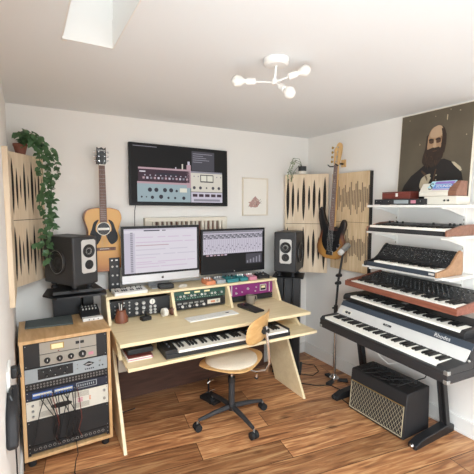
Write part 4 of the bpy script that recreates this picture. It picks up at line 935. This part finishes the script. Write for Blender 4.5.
# stand
t = thing('keyboard_stand', 'black folding stand with splayed posts under the vintage stage piano', 'stand', (2.33, 1.8, 0), 0)
for yf in (1.44, 2.16):
    y = yf-1.8
    MB().prism([(-.14, 0), (.305, 0), (.305, .05), (.24, .07), (-.06, .055), (-.14, .03)], 'y', y-.032, y+.032, 'blackm').build('foot', t, bevel=.006)
    MB().sph((-.142, y, .022), .016, 'chrome' if yf < 2 else 'rubber', 8).build('foot_cap', t)
    MB().prism([(.215, .05), (.26, .05), (.135, .67), (.09, .67)], 'y', y-.028, y-.004, 'blackm').prism([(.22, .05), (.25, .05), (.125, .67), (.10, .67)], 'y', y+.006, y+.028, 'charcoal').build('post', t, bevel=.003)
    MB().box(-.30, .22, y-.02, y+.02, .665, .695, 'blackm').build('top_arm', t, bevel=.003)
    MB().cyl((.13, y-.03, .5), (.13, y-.06, .5), .018, 'black', 14).build('lock_knob', t)
MB().box(.155, .185, -.36, .36, .42, .455, 'blackm').build('cross_bar', t, bevel=.003)
# keyboard on top of the piano
t = thing('stage_keyboard', 'slim black keyboard lying on the vintage stage piano lid', 'keyboard', (2.205, 2.10, .8785), RR-math.radians(.5))
w = 1.0
MB().prism([(0, .002), (.27, .002), (.27, .052), (.14, .048), (.13, .03), (0, .028)], 'x', 0, w, 'blackm').box(0, w, .0, .27, 0, .006, 'charcoal').build('case', t, bevel=.003)
for a_, b_ in ((0, .075), (w-.03, w)): MB().prism([(0, .028), (.14, .028), (.14, .05), (.02, .045)], 'x', a_, b_, 'black').build('end_block', t, bevel=.002)
keys(t, .077, w-.032, .006, .13, .043, 36, 0)
for i in range(6): MB().lathe([(.005, 0), (.005, .012), (0, .013)], (.15+i*.03, .2, .05), 'charcoal', 10).build('knob', t)
MB().box(.42, .46, .17, .2, .05, .052, 'silver').build('display', t)

# ------------------------------------------------------------------ amplifier
p0 = Vector((2.205, 2.02)); ra = math.radians(-90)
t = thing('guitar_amplifier', 'small black guitar amplifier with diamond grille on the floor', 'guitar amplifier', (2.205, 2.015, .008), ra)
w, hh, dd = .50, .325, .29
MB().prism([(0, 0), (dd, 0), (dd-.01, hh), (.035, hh), (.028, hh-.01)], 'x', 0, w, 'vinyl').build('cabinet', t, bevel=.006)
lean = math.atan2(.028, hh-.01)
fr = thing_ = None
g = MB(); gh = .215; z0 = .018; z1 = z0+gh
def fy(z): return .028*z/(hh-.01)
g.prism([(fy(z0)-.003, z0), (fy(z1)-.003, z1), (fy(z1)+.002, z1), (fy(z0)+.002, z0)], 'x', .018, w-.018, 'grille')
n = 17; sp = (w-.036)/n*2
import itertools
step = .027
k = -8
while k*step < w+.3:
    for sg in (1, -1):
        # line x = k*step + sg*(z-z0)*.75
        xa = k*step; xb = xa+sg*gh*.62
        za, zb = z0, z1
        pts_ = []
        for f in (0, 1):
            pass
        lo, hi = 0., 1.
        dx = xb-xa
        if dx > 0: lo = max(lo, (.018-xa)/dx); hi = min(hi, (w-.018-xa)/dx)
        else: lo = max(lo, (w-.018-xa)/dx); hi = min(hi, (.018-xa)/dx)
        if lo < hi:
            A = (xa+dx*lo, fy(z0+gh*lo)-.0035, z0+gh*lo); B_ = (xa+dx*hi, fy(z0+gh*hi)-.0035, z0+gh*hi)
            g.tube([A, B_], .0011, 'cream_cord', 4)
    k += 1
g.build('grille', t)
bx = MB()
for a_, b_ in (((.016, z0), (w-.016, z0)), ((.016, z1), (w-.016, z1)), ((.016, z0), (.016, z1)), ((w-.016, z0), (w-.016, z1))):
    bx.tube([(a_[0], fy(a_[1])-.005, a_[1]), (b_[0], fy(b_[1])-.005, b_[1])], .003, 'gold' if a_[1] == b_[1] == z1 else 'cream_cord', 6)
bx.build('grille_piping', t)
MB().box(.04, w-.04, .16, .27, hh-.001, hh+.004, 'charcoal').build('control_panel', t)
for i in range(9): MB().lathe([(.009, 0), (.008, .014), (0, .016)], (.07+i*.045, .215, hh+.004), 'black', 12).build('knob', t)
MB().tube([(.17, .1, hh), (.18, .1, hh+.018), (.32, .1, hh+.018), (.33, .1, hh)], .007, 'rubber', 8).build('handle', t)
for x in (.05, w-.05):
    for y in (.05, dd-.05): MB().cyl((x, y, -.008), (x, y, .001), .014, 'rubber', 12).build('foot', t)
# cables on amp top
rnd = random.Random(9)
for j in range(3):
    pts_ = [(2.30+.10*math.sin(i*1.3+j*2), 1.95-.045*i, .352+.004*j+.012*abs(math.sin(i+j))) for i in range(9)]
    pts_ += [(2.40, 1.50+.02*j, .42+.03*j), (2.45, 1.46, .60)] if j == 0 else []
    tag(MB().tube(pts_, .004, 'rubber', 6).build('cable'), 'black cable lying in loose loops on the guitar amplifier', 'cable', 'cables on the guitar amplifier')
tag(MB().tube([(2.36, 1.95, .66), (2.38, 1.93, .55), (2.36, 1.86, .46), (2.37, 1.78, .42), (2.4, 1.7, .46), (2.4, 1.66, .6), (2.4, 1.64, .69)], .004, 'white', 6).build('cable'), 'thin pale cable drooping below the vintage stage piano', 'cable')

# ------------------------------------------------------------------ microphone stand
t = thing('microphone_stand', 'black microphone stand with chrome lower tube left of the piano', 'microphone stand', (2.44, 2.41, 0))
b_ = MB()
for i in range(3):
    a_ = math.radians(200+120*i); b_.prism([(math.cos(a_-.5)*.03, math.sin(a_-.5)*.03), (math.cos(a_-.22)*.125, math.sin(a_-.22)*.125), (math.cos(a_+.22)*.125, math.sin(a_+.22)*.125), (math.cos(a_+.5)*.03, math.sin(a_+.5)*.03)], 'z', 0, .022, 'black')
b_.build('base', t, bevel=.005)
MB().lathe([(.045, .022), (.045, .034), (.03, .042), (.02, .06), (.016, .065), (0, .065)], (0, 0, 0), 'chrome', 24).build('base_collar', t)
MB().cyl((0, 0, .06), (0, 0, .66), .0125, 'chrome', 16).build('lower_tube', t)
MB().cyl((0, 0, .64), (0, 0, .72), .018, 'black', 16).cyl((-.018, 0, .70), (-.04, 0, .70), .008, 'black', 10).build('height_clutch', t)
MB().tube([(0, 0, .7), (.012, -.01, .95), (.045, -.035, 1.24)], .010, 'black', 12).build('upper_tube', t)
for z, x in ((.93, .011), (1.0, .018)): MB().cyl((x-.02, -.014, z), (x+.02, -.014, z), .017, 'black', 14).cyl((x-.035, -.014, z), (x-.018, -.014, z), .012, 'black', 10).build('boom_clamp', t)
t = thing('microphone', 'grey microphone in a shock mount on top of the black stand', 'microphone', (2.485, 2.375, 1.262))
MB().tube([(-.045, -.04, -.01), (-.02, -.04, .03), (.03, -.03, .035), (.05, -.02, 0), (.03, -.02, -.03), (-.02, -.03, -.035), (-.045, -.04, -.01)], .004, 'greypanel', 8).build('shock_mount', t)
MB().tube([(-.05, -.03, -.032), (-.045, -.03, -.028), (.02, -.035, .02), (.03, -.035, .026)], [.012, .025, .026, .014], 'steel', 20).build('body', t)
MB().tube([(-.05, -.03, -.032), (-.078, -.028, -.054), (-.085, -.028, -.059)], [.026, .024, .012], 'silver', 20).build('head_grille', t)
MB().cyl((-.003, 0, .0), (0, -.02, .03), .008, 'black', 10).build('mount_joint', t)

# ------------------------------------------------------------------ things on the top shelf
SZ = 1.638
t = thing('portrait_painting', 'large old portrait painting of a bearded man in dark coat on the top shelf', 'painting', (2.612, 1.662, SZ), RW, rot=(math.radians(-3), 0, RW))
PW, PH = .275, .695
MB().box(-PW, PW, 0, .018, 0, PH, 'darkwood').build('stretcher', t)
cv = MB().box(-PW, PW, -.002, .001, 0, PH, 'canvas')
def cp(pts, k, d): cv.prism([(-PW+2*PW*u, PH*(1-v)) for u, v in pts], 'y', -.002-.0006*d, -.001-.0006*(d-1), k)
cp([(.02,1),(.03,.92),(.10,.78),(.20,.68),(.34,.60),(.42,.55),(.66,.52),(.80,.57),(.90,.68),(.95,.85),(.97,1)], 'coat', 1)
cp(smooth_closed([(.40,.30),(.385,.40),(.36,.47),(.355,.54),(.41,.585),(.49,.60),(.57,.57),(.63,.51),(.655,.42),(.665,.30),(.65,.22),(.60,.18),(.5,.22),(.42,.25)], 3), 'beard', 2)
cp(smooth_closed([(.43,.25),(.415,.30),(.415,.38),(.43,.45),(.50,.50),(.57,.46),(.605,.40),(.615,.30),(.61,.22),(.565,.175),(.50,.175),(.455,.205)], 3), 'skin', 3)
cp(smooth_closed([(.47,.2),(.45,.27),(.54,.29),(.62,.26),(.61,.19),(.55,.165)], 3), 'skinl', 4)
cp(smooth_closed([(.405,.42),(.47,.405),(.53,.40),(.59,.405),(.64,.38),(.63,.49),(.56,.56),(.48,.585),(.40,.54)], 3), 'beard', 4)
for u in (.465, .56): cp([(u-.035,.305),(u,.295),(u+.035,.305),(u+.03,.315),(u-.03,.315)], 'beard', 4); cp([(u-.022,.33),(u,.322),(u+.022,.33),(u,.34)], 'paintd', 4)
cp([(.508,.32),(.53,.32),(.545,.385),(.51,.392),(.495,.382)], 'skinl', 4); cp([(.49,.425),(.56,.425),(.545,.436),(.505,.436)], 'paintd', 5)
cp(smooth_closed([(.34,.80),(.36,.72),(.42,.68),(.49,.67),(.46,.73),(.42,.80),(.38,.84)], 3), 'paintw', 2)
cp([(.47,.69),(.5,.71),(.45,.80),(.43,.79)], 'paintw', 3)
cp([(.76,.56),(.80,.565),(.88,.62),(.90,.655),(.88,.66),(.80,.60)], 'paintw', 2)
for u, v, a_, b_ in ((.70,.02,.01,.012),(.66,.07,.012,.06),(.82,.05,.015,.01),(.12,.05,.008,.012),(.3,.33,.006,.02),(.18,.9,.006,.02),(.5,.06,.01,.008),(.92,.3,.01,.012)): cp([(u,v),(u+a_,v+.004),(u+a_*.7,v+b_),(u-.003,v+b_*.8)], 'paintw', 1)
rp = random.Random(21)
for i in range(46):  # brush strokes of the beard and hair
    a_ = rp.uniform(.38, .64); b_ = rp.uniform(.43, .585)
    if a_ > .60: b_ = rp.uniform(.25, .5)
    l_ = rp.uniform(.02, .045); w_s = rp.uniform(.003, .007)
    cp([(a_, b_), (a_+w_s, b_), (a_+w_s*1.5+rp.uniform(-.01, .01), b_+l_)], rp.choice(['paintd', 'beard', 'coat', 'paintd']), 6)
cp([(.60,.20),(.64,.21),(.672,.27),(.675,.36),(.66,.46),(.625,.44),(.622,.32),(.615,.26)], 'beard', 5)
cp([(.40,.26),(.42,.25),(.418,.32),(.412,.40),(.39,.40)], 'beard', 5)
cp([(.432,.30),(.455,.292),(.50,.302),(.505,.345),(.47,.35),(.44,.34)], 'paintd', 3.6); cp([(.535,.30),(.57,.292),(.60,.30),(.60,.34),(.565,.35),(.54,.345)], 'paintd', 3.6)
cp([(.44,.405),(.50,.392),(.52,.398),(.58,.39),(.61,.41),(.56,.418),(.52,.412),(.47,.42)], 'beard', 6)
cp([(.36,.62),(.42,.66),(.47,.75),(.455,.76),(.40,.68),(.35,.64)], 'paintd', 2); cp([(.55,.62),(.57,.62),(.53,.80),(.51,.90),(.50,.90),(.515,.78)], 'paintd', 2)
for i in range(6): cp([(.56,.68+.05*i),(.575,.678+.05*i),(.578,.692+.05*i),(.563,.694+.05*i)], 'paintw', 2)
cv.build('painted_canvas', t)
MB().box(-PW-.004, -PW, -.003, .018, 0, PH, 'creamwood').box(PW, PW+.004, -.003, .018, 0, PH, 'creamwood').box(-PW-.004, PW+.004, -.003, .018, PH, PH+.004, 'creamwood').build('frame_edge', t)
t = thing('rack_effects_unit', 'low dark grey rack unit under the reddish wooden box on the top shelf', 'audio gear', (2.42, 1.80, SZ), RW)
MB().box(-.20, .24, 0, .13, .004, .044, 'charcoal').build('body', t, bevel=.002)
mb = MB().box(-.02, .10, -.002, 0, .01, .036, 'greyblue').box(.12, .16, -.002, 0, .012, .034, 'pink'); mb.build('display', t)
for x in (-.17, -.13, -.06, .2): knob(t, (x, 0, .024), .008, .01, 'black')
for x in (-.15, .19): MB().box(x-.01, x+.01, .02, .11, 0, .004, 'rubber').build('foot', t)
t = thing('wooden_box', 'reddish brown wooden box with a small white tag on the top shelf', 'box', (2.44, 1.80, SZ+.0445), RW)
MB().box(-.145, .10, 0, .10, 0, .045, 'maroonwood').build('body', t, bevel=.002); MB().box(-.145, .10, 0, .10, .0455, .055, 'maroonwood').build('lid', t, bevel=.002)
MB().box(-.022, -.004, -.002, 0, .018, .044, 'white').build('tag', t)
t = thing('beige_amplifier', 'beige metal box with two small knobs at the right of the top shelf', 'audio gear', (2.43, 1.475, SZ), RW)
MB().box(-.11, .115, 0, .15, .002, .058, 'cream').build('body', t, bevel=.002)
for x in (.035, .06): knob(t, (x, 0, .03), .006, .008, 'black')
for x in (-.09, .095): MB().box(x-.01, x+.01, .02, .13, 0, .002, 'rubber').build('foot', t)
t = thing('drum_machine', 'cream slanted box with maroon wooden side on top of the beige box', 'audio gear', (2.43, 1.475, SZ+.0595), RW)
MB().prism([(-.0, 0), (.13, 0), (.13, .10), (.05, .10), (0, .03)], 'x', .055, .11, 'walnut').build('wood_side', t, bevel=.002)
MB().prism([(-.0, 0), (.13, 0), (.13, .09), (.045, .09), (0, .028)], 'x', -.15, .054, 'cream').build('body', t, bevel=.002)
# sticker card
t = thing('record_sleeve', 'blue and purple printed card leaning on the cream slanted box', 'card', (2.437, 1.475, SZ+.0595+.028), 0, rot=(math.radians(-33), 0, RW))
MB().prism([(-.115, 0), (.055, 0), (.085, .088), (-.085, .088)], 'y', -.004, -.001, 'stickcy').build('card', t)
mb = MB().prism([(-.06, .062), (.072, .062), (.078, .082), (-.054, .082)], 'y', -.005, -.004, 'stickpur').prism([(-.07, .004), (.05, .004), (.056, .02), (-.06, .02)], 'y', -.005, -.004, 'stickpur').prism([(-.065, .024), (.06, .024), (.07, .058), (-.055, .058)], 'y', -.005, -.004, 'stickblue'); mb.build('colour_band', t)
text('S', .075, 'black', t, (-.078, -.0052, .04), (PI/2, 0, 0)); text('SOUNDS', .027, 'white', t, (.01, -.0056, .042), (PI/2, 0, 0))

# ------------------------------------------------------------------ left wall bits and floor cables
t = thing('wall_socket', 'white double wall socket with a black plug on the left wall', 'socket', (L, 1.68, .955), PI/2)
MB().box(-.07, .07, -.012, 0, -.04, .04, 'white').build('plate', t, bevel=.003)
MB().box(.008, .05, -.035, -.0125, -.022, .022, 'black').build('plug', t, bevel=.006)
tag(MB().tube([(L+.025, 1.71, .94), (L+.04, 1.8, .90), (L+.04, 1.95, .83), (L+.03, 2.1, .84), (L+.025, 2.25, .74), (L+.01, 2.44, .5), (L+.02, 2.5, .2), (L+.02, 2.5, .004)], .0035, 'rubber', 6).build('cable'), 'black cord looping from the white wall socket behind the wooden rack', 'cable')
t = thing('gear_bag', 'black soft bag hanging on the left wall at the picture edge', 'bag', (L+.001, 1.58, .79), PI/2)
def bagf(mb): mb.prism(smooth_closed([(-.15, 0), (.14, .0), (.16, .05), (.12, .115), (.0, .13), (-.12, .115), (-.16, .05)], 3), 'y', -.036, 0, 'vinyl')
mb = MB(); bagf(mb); mb.build('bag_body', t, bevel=.012, seg=3)
MB().tube([(-.05, -.02, .12), (-.04, -.012, .14), (0, -.010, .145), (.04, -.012, .14), (.05, -.02, .12)], .005, 'black', 6).build('strap', t)
tag(MB().tube([(L+.02, 1.60, .79), (L+.02, 1.62, .6), (L+.018, 1.6, .4), (L+.018, 1.62, .004), (L+.06, 1.7, .004)], .003, 'rubber', 6).build('cable'), 'black cord hanging down the left wall below the soft bag', 'cable')
for pts_, lb in (([(2.1, 2.95, .005), (2.2, 2.72, .006), (2.33, 2.58, .006), (2.44, 2.62, .006), (2.50, 2.75, .006), (2.40, 2.86, .006)], 'black cable curving over the floor behind the microphone stand'),
                 ([(2.02, 2.80, .005), (2.10, 2.55, .006), (2.22, 2.42, .006), (2.34, 2.36, .005), (2.36, 2.22, .006), (2.25, 2.12, .006), (2.24, 2.05, .006)], 'black cable snaking over the floor from the desk to the amplifier'),
                 ([(.54, 2.62, .58), (.56, 2.66, .50), (.545, 2.75, .42), (.56, 2.8, .2), (.55, 2.84, .006), (.7, 2.86, .006)], 'black cable hanging inside the left leg of the desk')):
    tag(MB().tube(pts_, .0045, 'rubber', 6).build('cable'), lb, 'cable')

# ------------------------------------------------------------------ light, world, camera
w_ = bpy.data.worlds.new('sky'); bpy.context.scene.world = w_; w_.use_nodes = True
bg = w_.node_tree.nodes['Background']; bg.inputs['Color'].default_value = (.86, .93, 1, 1); bg.inputs['Strength'].default_value = .55
DAY = (.875, .975, 1.04); P1, P2, P3 = 34, 44, 92
def area(name, loc, rot, sx, sy, power, col):
    l = bpy.data.lights.new(name, 'AREA'); l.shape = 'RECTANGLE'; l.size = sx; l.size_y = sy; l.energy = power; l.color = col
    o = bpy.data.objects.new(name, l); C.objects.link(o); o.location = loc; o.rotation_euler = rot; return o
area('window_daylight', ((wx0+wx1)/2, F-.14, (wz0+wz1)/2), (PI/2, 0, 0), wx1-wx0, wz1-wz0, P1, DAY)
area('side_window_daylight', (L-.13, (ly0+ly1)/2, (lz0+lz1)/2), (0, -PI/2, 0), lz1-lz0, ly1-ly0, P2, DAY)
area('skylight_daylight', ((SX0+SX1)/2, (SY0+SY1)/2, zt-.005), (0, 0, 0), SX1-SX0, SY1-SY0, .7, DAY)
area('added_rear_fill', ((KX0+KX1)/2, (KY0+KY1)/2, cz1), (0, 0, 0), KX1-KX0, KY1-KY0, P3, DAY)  # fill lamp added above the camera's back, at the made-up rear skylight
cam = bpy.data.cameras.new('camera'); co = bpy.data.objects.new('camera', cam); C.objects.link(co); bpy.context.scene.camera = co
cam.sensor_width = 36; cam.lens = 36*366.6/474; cam.clip_start = .01
yaw, pitch = .5231, .0848
f = Vector((math.sin(yaw)*math.cos(pitch), math.cos(yaw)*math.cos(pitch), -math.sin(pitch)))
co.location = (0, 0, 1.6315); co.rotation_euler = f.to_track_quat('-Z', 'Y').to_euler()
sc = bpy.context.scene
sc.view_settings.view_transform = 'Standard'; sc.view_settings.look = 'None'; sc.view_settings.gamma = 1; sc.view_settings.exposure = 0.37
sc.view_settings.use_curve_mapping = False
sc.cycles.max_bounces = 14; sc.cycles.diffuse_bounces = 9
